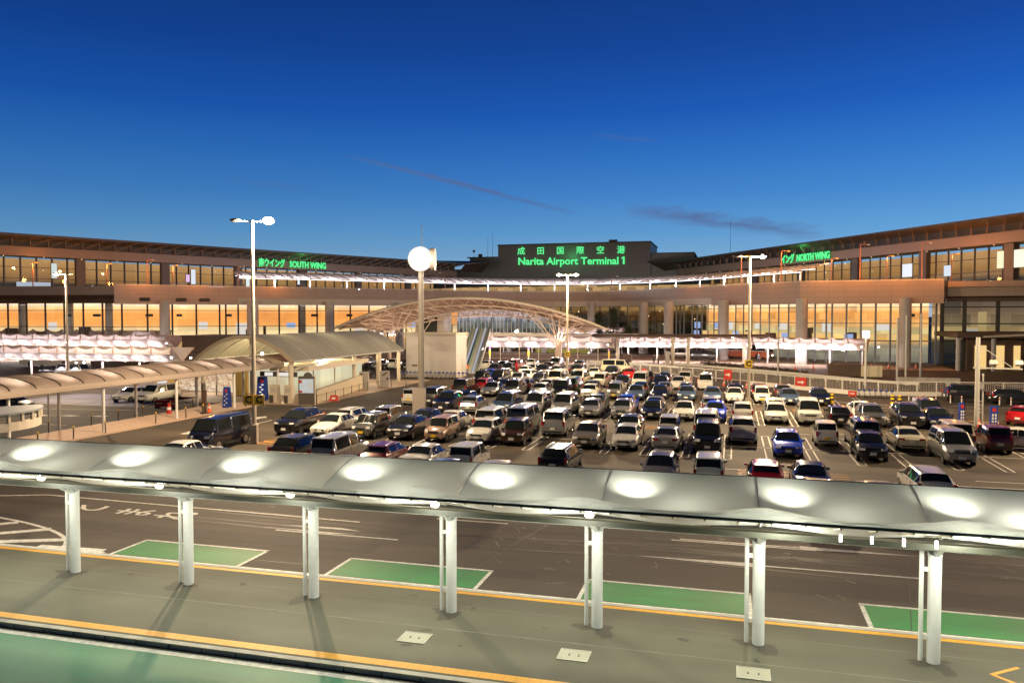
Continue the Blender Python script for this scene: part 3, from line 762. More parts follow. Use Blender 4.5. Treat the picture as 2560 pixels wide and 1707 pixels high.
    if kind in ('wagon','suv'):
        for sx in (1,-1): t.bar((sx*ST[c1][4]*.86, y0+L*(ST[c1][0]+.04), ST[c1][2]+.05), (sx*ST[c2][4]*.86, yb, ST[c2][2]+.05), .04, .05)
        out['roof_rails'] = t.mesh('roof_rails')
    elif kind != 'sedan':
        t.obox((0, yb+.12, ST[c2][2]-.005), (ST[c2][4]*1.75, .26, .045), rx=-.10); out['spoiler'] = t.mesh('spoiler')
    t = MB(); t.obox((0,y1+.004,.42), (w*1.5,.05,.09)); out['rear_bumper_trim'] = t.mesh('rear_bumper_trim')
    return out
CARS = {}
def add_part(name, me, m, parent):
    if not me.materials: me.materials.append(m)
    o = link(name, me, parent)
    if me.materials[0] != m:
        o.material_slots[0].link = 'OBJECT'; o.material_slots[0].material = m
    return o
def make_car(kind, color, x, y, rz, label, detail=2, group='cars in the parking lot', yellow=False, z=0.0):
    if kind not in CARS: CARS[kind] = car_meshes(kind)
    D = CARS[kind]; P = PAINT[color]
    r = thing('parked_car', label, 'car', (x, y, z), rz, group)
    add_part('body', D['body'], P, r)
    add_part('windshield', D['windshield'], M['glass'], r); add_part('rear_window', D['rear_window'], M['glass'], r)
    add_part('side_window', D['side_window_a'], M['glass'], r); add_part('side_window', D['side_window_b'], M['glass'], r)
    sv = random.Random(int(abs(x*971+y*13)))
    r.scale = (sv.uniform(.96,1.03), sv.uniform(.93,1.05), sv.uniform(.95,1.05))
    facing_cam = math.cos(rz) > 0
    for k in range(4):
        if detail == 0 and k in ((2,3) if facing_cam else (0,1)): continue
        wo = add_part('wheel', D['wheel%d' % k], M['rubber'], r)
        if detail == 2: add_part('rim', D['rim%d' % k], M['rim'], wo)
    for k in range(2):
        if detail or facing_cam: add_part('headlight', D['headlight%d' % k], M['lens'], r)
        if detail or not facing_cam: add_part('taillight', D['taillight%d' % k], M['tail'], r)
        if detail: add_part('mirror', D['mirror%d' % k], P, r)
    pl = M['plate_y'] if yellow else M['plate']
    if detail or facing_cam: add_part('licence_plate', D['plate_f'], pl, r)
    if detail or not facing_cam: add_part('licence_plate', D['plate_r'], pl, r)
    if detail:
        add_part('grille', D['grille'], M['black'], r)
        [add_part('side_trim', D['side_trim%d' % k], M['black'], r) for k in range(2)]
        if detail == 2: add_part('door_seams', D['door_seams'], M['black'], r)
        if 'spoiler' in D: add_part('spoiler', D['spoiler'], P, r)
        if 'roof_rails' in D: add_part('roof_rails', D['roof_rails'], M['rail_m'], r)
        if not facing_cam: add_part('rear_bumper_trim', D['rear_bumper_trim'], M['black'], r)
    return r
ROWS = '''Y 37.0:-30.3,R,sedan,white -26.9,R,sedan,navy -19.2,R,sedan,silver -13.6,R,hatch,steel -11.0,R,hatch,cream 3.7,R,wagon,cream 6.1,R,sedan,beige
Z 41.5:-24.4,R,suv,black -21.9,R,minivan,silver -18.9,R,hatch,maroon -16.4,R,sedan,white -13.9,R,kei,white -9.2,R,wagon,black -3.5,F,hatch,gold -1.1,R,kei,white 1.6,R,hatch,red 3.7,R,sedan,black 8.9,R,wagon,white
A 52.4:-30.8,F,suv,black -27.9,F,sedan,white -24.8,F,kei,grey -22.1,F,hatch,black -19.4,F,kei,tan -16.3,F,hatch,white -14.0,F,kei,brown -9.1,F,hatch,gold -6.6,F,hatch,white -4.0,R,sedan,silver -1.5,F,minivan,black 3.3,F,hatch,blue 8.0,F,hatch,black 12.6,F,minivan,silver
B 56.9:-28.6,R,wagon,white -25.5,R,kei,silver -22.4,R,sedan,navy -20.3,R,sedan,white -17.2,R,minivan,white -14.9,R,van,silver -12.2,R,minivan,silver -7.0,F,hatch,grey -4.2,R,kei,white -1.7,R,van,white 0.7,R,suv,white 6.0,R,kei,white 8.3,R,minivan,black 10.9,R,sedan,cream 13.7,R,minivan,beige 16.0,R,kei,maroon
C 67.2:-24.7,F,suv,navy -22.1,R,hatch,silver -19.2,F,minivan,steel -16.5,F,minivan,silver -14.0,F,minivan,silver -11.6,F,hatch,silver -8.9,F,hatch,silver -6.4,F,sedan,navy -3.8,F,sedan,white -1.3,F,hatch,blue 0.8,R,suv,white 3.4,F,wagon,white 5.9,F,minivan,white 8.0,R,hatch,black 10.5,F,suv,grey 13.1,F,suv,black 15.2,F,sedan,navy
D 72.0:-29.7,R,kei,white -27.4,R,minivan,black -24.4,R,sedan,navy -16.7,R,wagon,black -14.4,R,sedan,navy -11.8,R,hatch,green -9.1,R,hatch,blue -6.6,R,sedan,silver -1.8,R,hatch,silver 3.5,R,wagon,white 10.4,F,sedan,white 15.4,F,minivan,navy
E 82.2:-28.0,R,minivan,black -24.9,F,sedan,silver -22.5,F,minivan,grey -19.6,F,hatch,silver -17.3,F,minivan,black -14.3,F,hatch,white -11.7,F,kei,silver -9.5,F,sedan,steel -7.1,F,hatch,navy -4.4,F,hatch,steel -1.9,F,hatch,steel 0.2,F,sedan,white 2.8,F,kei,white 5.3,F,sedan,steel 8.1,F,hatch,navy
F 86.8:-27.2,R,wagon,red -24.9,R,sedan,navy -22.3,R,hatch,black -19.8,R,hatch,silver -16.9,R,minivan,green -14.8,R,hatch,black -12.1,R,hatch,silver -9.5,R,hatch,black -7.0,R,sedan,silver -4.7,R,hatch,silver 0.3,R,sedan,navy 2.7,R,wagon,black 5.0,R,wagon,grey
G 95.4:-30.4,F,kei,black -28.0,F,minivan,navy -25.6,F,hatch,silver -22.9,F,hatch,black -20.6,F,van,cream -17.8,R,van,cream -15.4,F,kei,cream -12.7,F,sedan,black -10.5,F,van,white -8.2,F,hatch,navy -6.1,F,sedan,white -3.0,F,minivan,white
H 100.6:-30.7,R,hatch,blue -28.4,R,hatch,cream -25.8,F,hatch,white -23.5,F,hatch,white -15.8,R,hatch,white -10.1,R,kei,navy -8.1,R,hatch,black -5.6,R,minivan,white
I 108.6:-28.0,R,hatch,white -23.5,F,hatch,navy -18.3,F,sedan,white -15.9,F,suv,black -13.4,R,hatch,red
J 114.5:-34.4,F,sedan,black -32.3,F,kei,black -28.7,F,sedan,white -27.0,F,sedan,black -21.8,R,hatch,black
K 119.5:-39.2,F,wagon,silver -37.1,R,hatch,white -34.6,F,hatch,grey -32.5,R,minivan,red -27.1,R,hatch,black
L 125.0:-31.2,R,hatch,white -27.3,F,minivan,silver -23.4,R,hatch,silver'''
CWORD = {'steel':'steel blue','tan':'pinkish tan','gold':'champagne gold','green':'dark green','navy':'dark navy','maroon':'dark maroon'}
NTH = {'Y':'the row half hidden behind the tent canopy','Z':'the first row beyond the tent canopy','A':'the second row','B':'the third row','C':'the fourth row','D':'the fifth row','E':'the sixth row','F':'the seventh row','G':'the eighth row','H':'the ninth row','I':'the tenth row','J':'the eleventh row','K':'the twelfth row','L':'the farthest row'}
rcar = random.Random(11)
for line in ROWS.strip().split('\n'):
    head, body = line.split(':'); rn, yy = head.split(); yy = float(yy)
    items = [i.split(',') for i in body.split()]
    count = {}
    for it in items: count[(it[2], it[3])] = count.get((it[2], it[3]), 0)+1
    seen = {}
    for i, (x, f, kind, c) in enumerate(items):
        nm = CWORD.get(c, c)+' '+NAMES[kind]
        side = 'front' if f == 'F' else 'rear'
        if count[(kind, c)] == 1: lab = f"{nm} showing its {side}, the only one in {NTH[rn]}"
        else:
            seen[(kind, c)] = seen.get((kind, c), 0)+1
            lab = f"{nm} showing its {side}, {ORD[seen[(kind, c)]]} such from left in {NTH[rn]}"
        lab = ' '.join(lab.split()[:16])
        yl = kind == 'kei' and rcar.random() < .75
        dy = rcar.uniform(-.15, .15)
        Lk = TYPES[kind][0]
        if rn == 'Y' and x == '-30.3': dy = 2.0
        if rn == 'Z' and kind == 'wagon' and c == 'black': dy = 2.1
        if rn == 'A': dy = (50.1+Lk/2)-yy if f == 'F' else 50.1+Lk/2-yy
        if rn == 'C' and f == 'F': dy = (65.5+Lk/2)-yy
        car_ = make_car(kind, c, float(x), yy+dy, (0 if f == 'F' else math.pi)+rcar.uniform(-.02,.02), lab, 2 if yy < 60 else (1 if yy < 84 else 0), yellow=yl)
        if rn == 'D' and x == '-6.6':      # the one car with its brake lights on
            LK = TYPES[kind][0]
            for sx, w_ in ((.62,.22),(-.62,.13)):
                b_ = MB(); b_.obox((sx, LK/2+.03, .80), (.34,.10,w_)); b_.build('brake_light', glow('brake_red', (1,.03,.02), 3.0), car_, local=True)
            lp = lamp('brake_glow', (.62, LK/2+.5, .85), (1,.04,.03), 60, .1); lp.parent = car_
# cars outside the stalls
make_car('van', 'navy', -32.4, 45.2, .02, 'long dark navy van beside the tall lamp post left of the rows', 2)
make_car('van', 'cream', -16.6, 118.5, R(80), 'cream van parked sideways behind the tenth row', 0)
make_car('suv', 'black', 22.6, 88.3, R(98), 'black suv seen from the side by the white fence at right', 1, group='cars by the fence')
make_car('hatch', 'black', 26.2, 87.0, R(95), 'black hatchback ahead of the suv by the white fence', 1, group='cars by the fence')
make_car('sedan', 'white', 17.9, 57.6, R(72), 'pale coupe-like sedan at the right edge beside the maroon car', 2)
make_car('hatch', 'red', 22.3, 71.5, R(150), 'red hatchback cut off by the right edge of the view', 1)
make_car('sedan', 'white', -58.4, 67.2, .04, 'white sedan parked on the blue bays left of the white minivan', 2, group='cars on the blue bays')
make_car('minivan', 'white', -55.4, 67.2, .0, 'white minivan parked on the blue bays beside the shop', 2, group='cars on the blue bays')
make_car('hatch', 'black', -61.8, 56.2, R(100), 'black hatchback behind the small curved shelter at left', 1, group='cars left of the walkway')
for k, (x, kind, c) in enumerate(((-57.5,'minivan','black'),(-54.8,'sedan','grey'),(-52.3,'kei','white'),(-49.8,'suv','black'),(-47.2,'sedan','navy'),(-44.8,'hatch','maroon'))):
    make_car(kind, c, x, 118.5, 0 if k % 2 else math.pi, f"{CWORD.get(c,c)} {NAMES[kind]} glimpsed under the grey vaulted roof of the entrance", 0, group='cars beyond the entrance roof')
for k, (x, kind, c) in enumerate(((-92,'hatch','black'),(-88.5,'van','silver'),(-84,'sedan','black'))):
    make_car(kind, c, x, 90.5, R(90), f"{c} {NAMES[kind]} under the bright bus canopy at left", 0, group='cars under the left bus canopy')
# ================================================================== elevated departures road
M['panel'] = bricks(mat('deck_panel', (.40,.30,.25), .55), 2.4, .9, .035, .72)
M['panel_lt'] = mat('deck_band', (.52,.45,.38), .5); vary(M['panel_lt'], .5, .06)
M['soffit'] = mat('deck_soffit', (.30,.24,.19), .7)
M['roadtop'] = asphalt('deck_road', (.06,.05,.045))
M['pier'] = mat('concrete_pier', (.42,.40,.38), .6); vary(M['pier'], .8, .08)
DK = [(-113.5,126),(-100.7,140.7),(-84.7,152.7),(-74.4,166.7),(-61.7,179.5),(-48.5,191.6),(-33.1,195.6),(-21.9,188.8),(-14.8,177.5),(-2.6,162.2),(11.2,147.3)]
DKs = [DK[0]] + smooth_poly(DK[1:], 2)
DR = [(11.2,147.3),(33.2,144.4)]
ZT = 14.3
deck = thing('elevated_road', 'elevated departures road with panelled parapet curving across the terminal front', 'road deck', (-48.5,191.6,0))
left_thin = [(-190,117),(-113.5,126)]
right_thin = [(34.4,147.2),(90,139)]
b = MB(); b.wall(DKs, 12.05, ZT); b.wall(DR, 10.55, ZT); b.build('parapet', M['panel'], deck)
b = MB(); b.wall(offset(DKs, .35), 10.75, 12.05); b.build('lower_band', M['panel_lt'], deck)
b = MB(); b.wall([(-113.5,126),(-100.7,140.7),(-98.0,142.8)], 10.9, 12.06); b.wall([(-4.2,164.0),(11.2,147.3)], 10.56, 12.06)
b.v = [(x, y-.06, z) for x, y, z in b.v]; b.build('deep_parapet', M['panel'], deck)
b = MB(); b.wall(left_thin, 12.5, ZT-.1); b.wall(right_thin, 11.75, ZT-.05); b.add([(33.2,144.4,10.55),(34.4,147.2,11.75),(34.4,147.2,ZT),(33.2,144.4,ZT)], [(0,1,2,3)], uv=[((0,0),(3,1),(3,4),(0,4))])
b.build('side_parapet', M['panel'], deck)
b = MB(); b.wall(offset(left_thin,1.2), 10.9, 12.6); b.wall(offset(right_thin,1.2), 10.9, 11.9); b.build('underside_beam', M['brown'], deck)
b = MB()
for pl in (DKs, DR):
    for p, q in zip(pl, pl[1:]): b.bar((p[0],p[1]+.2,ZT+.16), (q[0],q[1]+.2,ZT+.16), .14, .22)
b.build('barrier_rail', M['panel_lt'], deck)
b = MB()
allp = left_thin[:1] + DKs + DR[1:] + right_thin[1:]
bk = offset(allp, 34)
b.ribbon([(x,y,13.2) for x,y in offset(allp,.3)], [(x,y,13.2) for x,y in bk]); b.build('road_slab', M['roadtop'], deck)
b = MB(); b.ribbon([(x,y,11.6) for x,y in offset(allp,.4)], [(x,y,11.6) for x,y in offset(allp,20)]); b.build('deck_soffit', M['soffit'], deck)
b = MB(); b.ribbon([(x,y,ZT+.003) for x,y in allp], [(x,y,ZT+.003) for x,y in offset(allp,.45)]); b.build('coping', M['panel_lt'], deck)
for px, py, rr in ((-107.0,131.0,.95),(-95.0,142.5,1.15),(-83,152.5,.9),(-71.5,163.2,.9),(-33.0,190.0,1.0),(-19.4,180.0,1.05),(-13.2,171.5,1.0),(-1.8,158.6,1.0),(11.5,146.4,.95),(27.4,143.2,.95)):
    c = MB(); c.cyl((px,py+.9,0),(px,py+.9,11.5), rr, n=20); c.build('column', M['pier'], deck)
for k,(px,py) in enumerate(((-109.2,129.5),(-104.8,134.4),(-101.9,137.7))):
    v = MB(); v.box(px-1.1,py-.55,11.3,px+1.1,py-.2,12.0); v.build('vent_grille', M['darksteel'], deck)
# ------------------------------------------------------------------ halls behind the glass
HOT = [(0,(.16,.15,.12)),(3.0,(.30,.26,.17)),(4.2,(.98,.52,.14)),(5.6,(.60,.50,.24)),(7.3,(.82,.38,.11)),(9.2,(1.0,.41,.105)),(10.1,(1.2,.72,.32)),(11.3,(1.25,.95,.65))]
ORANGE = [(0,(.3,.2,.1)),(3.0,(.6,.32,.13)),(4.3,(.98,.70,.36)),(5.6,(.80,.60,.30)),(6.6,(.98,.40,.10)),(9.0,(1.0,.37,.085)),(10.0,(1.15,.62,.24)),(11.3,(1.2,.95,.65))]
DIM = [(0,(.01,.012,.012)),(5,(.02,.02,.015)),(8.4,(.05,.03,.012)),(9.6,(.30,.16,.05)),(10.3,(.55,.32,.10)),(11.3,(.25,.15,.06))]
M['hall_orange'] = lit_room('arrivals_hall_light', ORANGE, 1.35, (4.2,2.6), .16, 0, 11.3)
M['hall_mixed'] = lit_room('arrivals_hall_light_mixed', HOT, 1.4, (2.3,1.3), .35, 0, 11.3)
M['hall_dim'] = lit_room('arrivals_hall_dim', DIM, .75, (1.9,1.4), .7, 0, 11.3, .10, (1,.7,.35))
M['mull'] = mat('window_mullion', (.07,.06,.055), .5)
M['fin'] = mat('glazing_fin', (.20,.20,.22), .4)
M['dep'] = lit_room('departures_hall_light', [(13,(.02,.02,.02)),(15.6,(.05,.04,.03)),(16.3,(.34,.18,.07)),(18.5,(.52,.27,.09)),(21.2,(.66,.36,.13))], 0.9, (7,5.5), .12, 13, 21.5, .07)
def glazing(parent, poly, step, z0, z1, rails, depth=.12, fin=None, group=5, name='window'):
    pts = resample(poly, step)
    for i in range(0, len(pts)-1, group):
        seg_p = pts[i:i+group+1]
        p = MB(); p.wall(seg_p, z0, z1); w = p.build(name, M['pane'], parent)
        m = MB()
        for q in seg_p[:-1] if i+group < len(pts)-1 else seg_p:
            if fin: m.obox((q[0], q[1]-fin/2, (z0+z1)/2), (.26, fin, z1-z0))
            else: m.box(q[0]-depth, q[1]-depth, z0, q[0]+depth, q[1]+depth, z1)
        for z in rails:
            for a, c in zip(seg_p, seg_p[1:]): m.bar((a[0],a[1]-.08,z), (c[0],c[1]-.08,z), .12, .12)
        m.build('mullions', M['fin'] if fin else M['mull'], w)
hall = thing('arrivals_hall', 'glazed arrivals hall glowing orange beneath the elevated road', 'building', (-48,206,0))
GL = [(-190,124.5),(-118,133)] + offset(DKs[1:], 8)
i_mid = min(range(len(GL)), key=lambda i: abs(GL[i][0]+57)); i_r = min(range(len(GL)), key=lambda i: abs(GL[i][0]+13))
G1, G2, G3 = GL[:i_mid+1], GL[i_mid:i_r+1], GL[i_r:] + [(33.6,151.5)]
glazing(hall, G1, 4.3, .2, 11.5, (4.4,6.3,9.6), .13)
glazing(hall, G2, 3.2, .2, 11.5, (4.0,7.0,9.3), .12)
glazing(hall, G3, 2.35, .2, 11.5, (4.1,7.2,10.0), .12, fin=.55)
b = MB(); b.wall(offset(G1, 9), 0, 11.5); b.build('interior_wall', M['hall_orange'], hall)
b = MB(); b.wall(offset(G2, 9), 0, 11.5); b.build('interior_wall', M['hall_dim'], hall)
b = MB(); b.wall(offset(G3, 8), 0, 11.5); b.build('interior_wall', M['hall_mixed'], hall)
# counters, ticket desks, boards standing in the hall
M['desk_lit'] = glow('desk_light', (1,.66,.25), .95); M['screen'] = glow('screen_blue', (.45,.6,1), .8); M['desk_white'] = glow('panel_light', (1,.93,.85), .85)
def along(poly, s):
    for p, q in zip(poly, poly[1:]):
        L = math.hypot(q[0]-p[0], q[1]-p[1])
        if s <= L: return (p[0]+(q[0]-p[0])*s/L, p[1]+(q[1]-p[1])*s/L, math.atan2(q[1]-p[1], q[0]-p[0]))
        s -= L
    return (*poly[-1], 0)
G3i = offset(G3, 3)
LG3 = sum(math.hypot(q[0]-p[0], q[1]-p[1]) for p, q in zip(G3i, G3i[1:]))
s = 4.0; k = 0
while s < LG3-2:
    x, y, a = along(G3i, s); d = MB(); d.obox((x,y,4.7), (1.5,.5,1.0), a); d.build('ticket_desk', M['desk_lit' if k % 4 else 'screen'], hall); s += 3.6; k += 1
f = MB(); f.ribbon([(x,y,4.0) for x,y in offset(G3,.5)], [(x,y,4.0) for x,y in offset(G3,7.9)]); f.build('upper_floor', M['soffit'], hall)
G1i = offset(G1, 4); LG1 = sum(math.hypot(q[0]-p[0], q[1]-p[1]) for p, q in zip(G1i, G1i[1:]))
for s in (LG1-34, LG1-30, LG1-26, LG1-61, LG1-14):
    x, y, a = along(G1i, s); d = MB(); d.obox((x,y,5.6), (2.6,.3,2.6), a); d.build('notice_board', M['desk_white'], hall)
for s in (LG1-88, LG1-108, LG1-97, LG1-48):
    x, y, a = along(G1i, s); d = MB(); d.cyl((x,y,0),(x,y,11.4), .75, n=12); d.build('interior_column', M['pier'], hall)
# ceiling lights, hanging signs and things standing on the upper floor of the hall
hall_r = random.Random(8)
M['sign_dark'] = mat('hanging_sign_dark', (.03,.04,.07), .5); M['sil'] = mat('hall_furniture', (.10,.065,.04), .7)
for poly, d, step, wid in ((G1, 3.0, 4.3, 2.2), (G1, 6.2, 4.3, 2.2), (G3, 2.6, 2.35, 1.3), (G3, 5.4, 4.7, 2.0)):
    pts = resample(offset(poly, d), step)
    for i in range(0, len(pts)-1, 6):
        c = MB()
        for p, q in zip(pts[i:i+6], pts[i+1:i+7]): c.obox(((p[0]+q[0])/2, (p[1]+q[1])/2, 10.75), (wid, .25, .08), math.atan2(q[1]-p[1], q[0]-p[0]))
        c.build('ceiling_lights', M['desk_white'], hall)
for poly, zf in ((G1, 4.1), (G3, 4.05)):
    Lp = sum(math.hypot(q[0]-p[0], q[1]-p[1]) for p, q in zip(poly, poly[1:]))
    s = 5.0
    while s < Lp-3:
        x, y, a = along(offset(poly, hall_r.uniform(1.2, 5)), s)
        kind_ = hall_r.random()
        if kind_ < .18: c = MB(); c.obox((x,y,8.6), (hall_r.uniform(1,2.0),.2,.55), a); c.build('hanging_sign', M['sign_dark'], hall)
        elif kind_ < .8: h_ = hall_r.uniform(.9,2.3); c = MB(); c.obox((x,y,zf+h_/2), (hall_r.uniform(.5,2.6),.6,h_), a); c.build('counter', M['sil'], hall)
        else: c = MB(); c.obox((x,y,6.4), (hall_r.uniform(1.2,2.4),.2,hall_r.uniform(1,1.8)), a); c.build('lit_panel', M['desk_white' if kind_ < .93 else 'screen'], hall)
        s += hall_r.uniform(2.2, 6)
c = MB(); c.ribbon([(x,y,4.0) for x,y in offset(G1,.5)], [(x,y,4.0) for x,y in offset(G1,8.9)]); c.build('upper_floor', M['soffit'], hall)
# right end: dark framed glass block and low brown annex
blk = thing('glass_annex', 'dark framed glass stair block at the right end of the arrivals hall', 'building', (40,150,0))
b = MB()
for x in (34.2,37.6,42.6,47.5): b.box(x-.28,149.6,0,x+.28,150.1,11.4)
for z in (1.0,4.3,7.2,10.0): b.box(34.0,149.65,z-.1,48,149.95,z+.1)
b.build('frame', M['darksteel'], blk)
b = MB(); b.wall([(34.2,149.9),(47.8,149.9)], .1, 11.4); b.build('window', M['pane_dark'], blk)
M['annex_in'] = lit_room('annex_room_light', [(0,(.03,.04,.06)),(4,(.10,.08,.05)),(5,(.75,.50,.20)),(8,(.50,.30,.13)),(9.4,(.30,.17,.08)),(11.4,(.16,.10,.06))], 1.5, (3.1,2.2), .6, 0, 11.4)
b = MB(); b.wall([(34.2,157),(52,157)], 0, 11.4); b.build('interior_wall', M['annex_in'], blk)
b = MB(); b.box(38.2,152,4.2,40.3,152.4,6.2); b.build('lit_counter', M['desk_white'], blk)
b = MB(); b.box(40.6,153,3.8,41.8,153.4,9.2); b.build('lit_partition', M['desk_lit'], blk)
ax = thing('brown_annex', 'low brown annex with small lit windows at the far right', 'building', (52,138,0))
b = MB(); b.box(33.5,137.2,5.1,70,152,5.9); b.box(48.3,146,5.9,80,152,11.4); b.build('roof', M['brown'], ax)
b = MB(); b.box(43,141,0,80,142,5.09); b.build('wall', mat('annex_wall', (.20,.13,.09), .7), ax)
for x in (33.9,38.8,43.5): 
    c = MB(); c.cyl((x,138.2,0),(x,138.2,5.1),.35,n=12); c.build('post', M['pier'], ax)
for x, w_, z0, z1 in ((36.6,1.6,.2,3.9),(39.6,1.1,.2,3.9),(42.0,.9,.2,3.9)):
    c = MB(); c.box(x,139.6,z0,x+w_,139.75,z1); c.build('lit_door', M['desk_lit'], ax)
c = MB(); c.box(35.5,139.9,0,43.2,140.4,5.09); c.build('porch_wall', M['brown'], ax)
for k in range(5):
    c = MB(); c.box(44.0+k*2.3,140.86,2.6,45.7+k*2.3,140.98,3.7); w_ = c.build('lit_window', M['desk_lit'], ax)
for k in range(4):
    c = MB(); c.box(48.6+k*2.4,145.8,7.4,50.6+k*2.4,145.95,9.6); c.build('lit_window', M['desk_white' if k else 'screen'], ax)
c = MB(); c.bar((37,136.9,5.3),(47,137,5.9),.5,.3); c.build('ramp_edge', M['cream_steel'], ax)
# ------------------------------------------------------------------ departures wings with long overhanging roofs
M['wing_fascia'] = bricks(mat('wing_fascia', (.22,.15,.115), .5), 4, 1.9, .03, .8)
M['roof_metal'] = mat('roof_metal', (.085,.07,.062), .45, .3); M['roof_soffit'] = mat('roof_soffit', (.11,.08,.06), .6)
M['strut'] = mat('roof_strut', (.20,.13,.09), .5); M['pierdark'] = mat('wing_pier', (.10,.075,.065), .6)
M['downlight'] = glow('downlight_glow', (1,.72,.42), 1.4)
def wing(name, label, eave, flip, sign_seed):
    t = thing('terminal_wing', label, 'building', (eave[0][0], eave[0][1], 0))
    E1 = resample(eave, 6.0)
    def off(d): return offset(E1, d)
    b = MB(); b.ribbon([(x,y,25.3) for x,y in E1], [(x,y,27.6) for x,y in off(26)]); b.ribbon([(x,y,24.95) for x,y in E1], [(x,y,25.3) for x,y in E1]); b.build('roof', M['roof_metal'], t)
    b = MB(); b.ribbon([(x,y,24.94) for x,y in E1], [(x,y,24.35) for x,y in off(4.6)]); b.build('soffit', M['roof_soffit'], t)
    b = MB(); b.wall(off(4.6), 22.95, 24.6); b.build('clerestory', mat('clerestory_dark', (.03,.026,.024), .5), t)
    b = MB(); A = resample(eave, 3.4)
    A2, A4 = offset(A, .4), offset(A, 4.0)
    for i in range(len(A)-1):
        b.bar((*A4[i], 22.95), (*A4[i], 24.5), .22); b.bar((*A4[i], 23.1), (*A2[min(i+1, len(A)-1)], 24.85), .16)
    b.build('roof_struts', M['strut'], t)
    b = MB(); b.wall(off(3.6), 21.0, 22.95); b.ribbon([(x,y,22.95) for x,y in off(3.6)], [(x,y,22.95) for x,y in off(4.7)]); b.build('fascia', M['wing_fascia'], t)
    b = MB(); b.ribbon([(x,y,21.0) for x,y in off(3.6)], [(x,y,21.0) for x,y in off(9)]); b.build('eaves_ceiling', M['roof_soffit'], t)
    gp = off(6.2)
    glazing(t, gp, 2.9, 13.3, 21.0, (16.4,18.8), .14, group=6)
    b = MB(); b.wall(off(15), 13.2, 21.1); b.build('interior_wall', M['dep'], t)
    P = resample(eave, 19.0)
    for q in offset(P, 5.7)[:-1]:
        b = MB(); b.obox((q[0],q[1],17.1), (1.9,1.1,7.8), math.atan2(eave[1][1]-eave[0][1], eave[1][0]-eave[0][0])); b.build('pier', M['pierdark'], t)
    D = resample(eave, 7.5); dl = MB()
    for q in offset(D, 4.6): dl.ball((q[0],q[1],20.93), .11, 8)
    o = dl.build('downlights', M['downlight'], t)
    return t
eL = [(-168.4,75),(-83.2,243)]; eR = [(-19.5,251),(71.9,104.3)]
wL = wing('south', 'left terminal wing with long overhanging roof and the SOUTH WING sign', eL, False, 1)
wR = wing('north', 'right terminal wing with long overhanging roof and the NORTH WING sign', eR, True, 2)
for w_, a, bb in ((wL, (-83.2,243), (1,0)), (wR, (-19.5,251), (-1,0))):
    e = MB(); s_ = bb[0]
    e.add([(a[0],a[1],25.3),(a[0]+s_*7,a[1]+5,25.9),(a[0]+s_*2,a[1]+24,27.4),(a[0]-s_*20,a[1]+16,27.6)], [(0,1,2,3)])
    e.add([(a[0],a[1],24.95),(a[0]+s_*7,a[1]+5,25.7),(a[0]+s_*7,a[1]+5,25.9),(a[0],a[1],25.3)], [(0,1,2,3)])
    e.add([(a[0],a[1],24.95),(a[0]+s_*7,a[1]+5,25.6),(a[0]+s_*2,a[1]+12,22.9),(a[0]-s_*2.5,a[1]+2.5,22.9)], [(0,1,2,3)])
    e.build('roof_tip', M['roof_soffit'], w_)
# ------------------------------------------------------------------ central hall carrying the name
M['clad'] = bricks(mat('grey_cladding', (.13,.125,.115), .5), 4.2, 1.15, .05, .7)
M['clad2'] = bricks(mat('grey_green_cladding', (.11,.125,.115), .5), 5.0, 1.5, .05, .75)
ch = thing('central_hall', 'tall grey block in the middle of the terminal carrying the airport name', 'building', (-52,262,0))
b = MB(); b.wall([(-77.6,262),(-26.0,262)], 22, 32.3); b.wall([(-77.6,285),(-77.6,262)], 22, 32.3); b.wall([(-26,262),(-26,285)], 22, 32.3); b.build('wall', M['clad'], ch)
b = MB(); b.wall([(-104,263.5),(0,263.5)], 13, 24.6); b.wall([(-88,262.7),(-77.8,262.7)], 22, 28.4); b.wall([(-25.8,262.7),(-12,262.7)], 22, 28.6); b.build('lower_wall', M['clad2'], ch)
b = MB(); b.box(-77.8,261.8,32.3,-25.8,286,32.7); b.box(-89,262.5,28.4,-77.85,284,28.7); b.box(-25.75,262.5,28.6,-12,284,28.9); b.build('roof', M['darksteel'], ch)
b = MB(); b.box(-40.5,268,32.7,-37.8,270,34.0); b.box(-86,266,28.7,-84.8,267,30.0); b.box(-60,268,32.7,-58,270,33.3); b.build('roof_plant', M['darksteel'], ch)
dt = lit_room('drop_off_hall_light', [(13,(.7,.42,.18)),(15.2,(.95,.6,.28)),(17,(.9,.55,.22)),(18,(1.1,.8,.5))], .62, (2.4,1.5), .55, 13, 18)
b = MB(); b.wall([(-104,250),(-95,238),(-75,226),(-50,222),(-28,222),(-10,222),(4,214)], 13.25, 16.9); b.build('shopfront', dt, ch)
b = MB(); b.ribbon([(x,y,16.95) for x,y in ((-104,249),(-95,237),(-75,225),(-50,221),(-28,221),(-10,221),(4,213))], [(x,y+44,16.95) for x,y in ((-104,219),(-95,220),(-75,219),(-50,219),(-28,219),(-10,219),(4,219))]); b.build('lower_roof', M['darksteel'], ch)
b = MB(); b.wall([(-50.5,244),(-47.5,242),(-44,242)], 16.95, 18.9); b.build('rooflight_window', M['desk_lit'], ch)
b = MB(); b.prism([(-62,232),(-48,230),(-44,246),(-60,246)], 17.6, 17.9); b.build('rooflight_canopy', M['cream_steel'], ch)
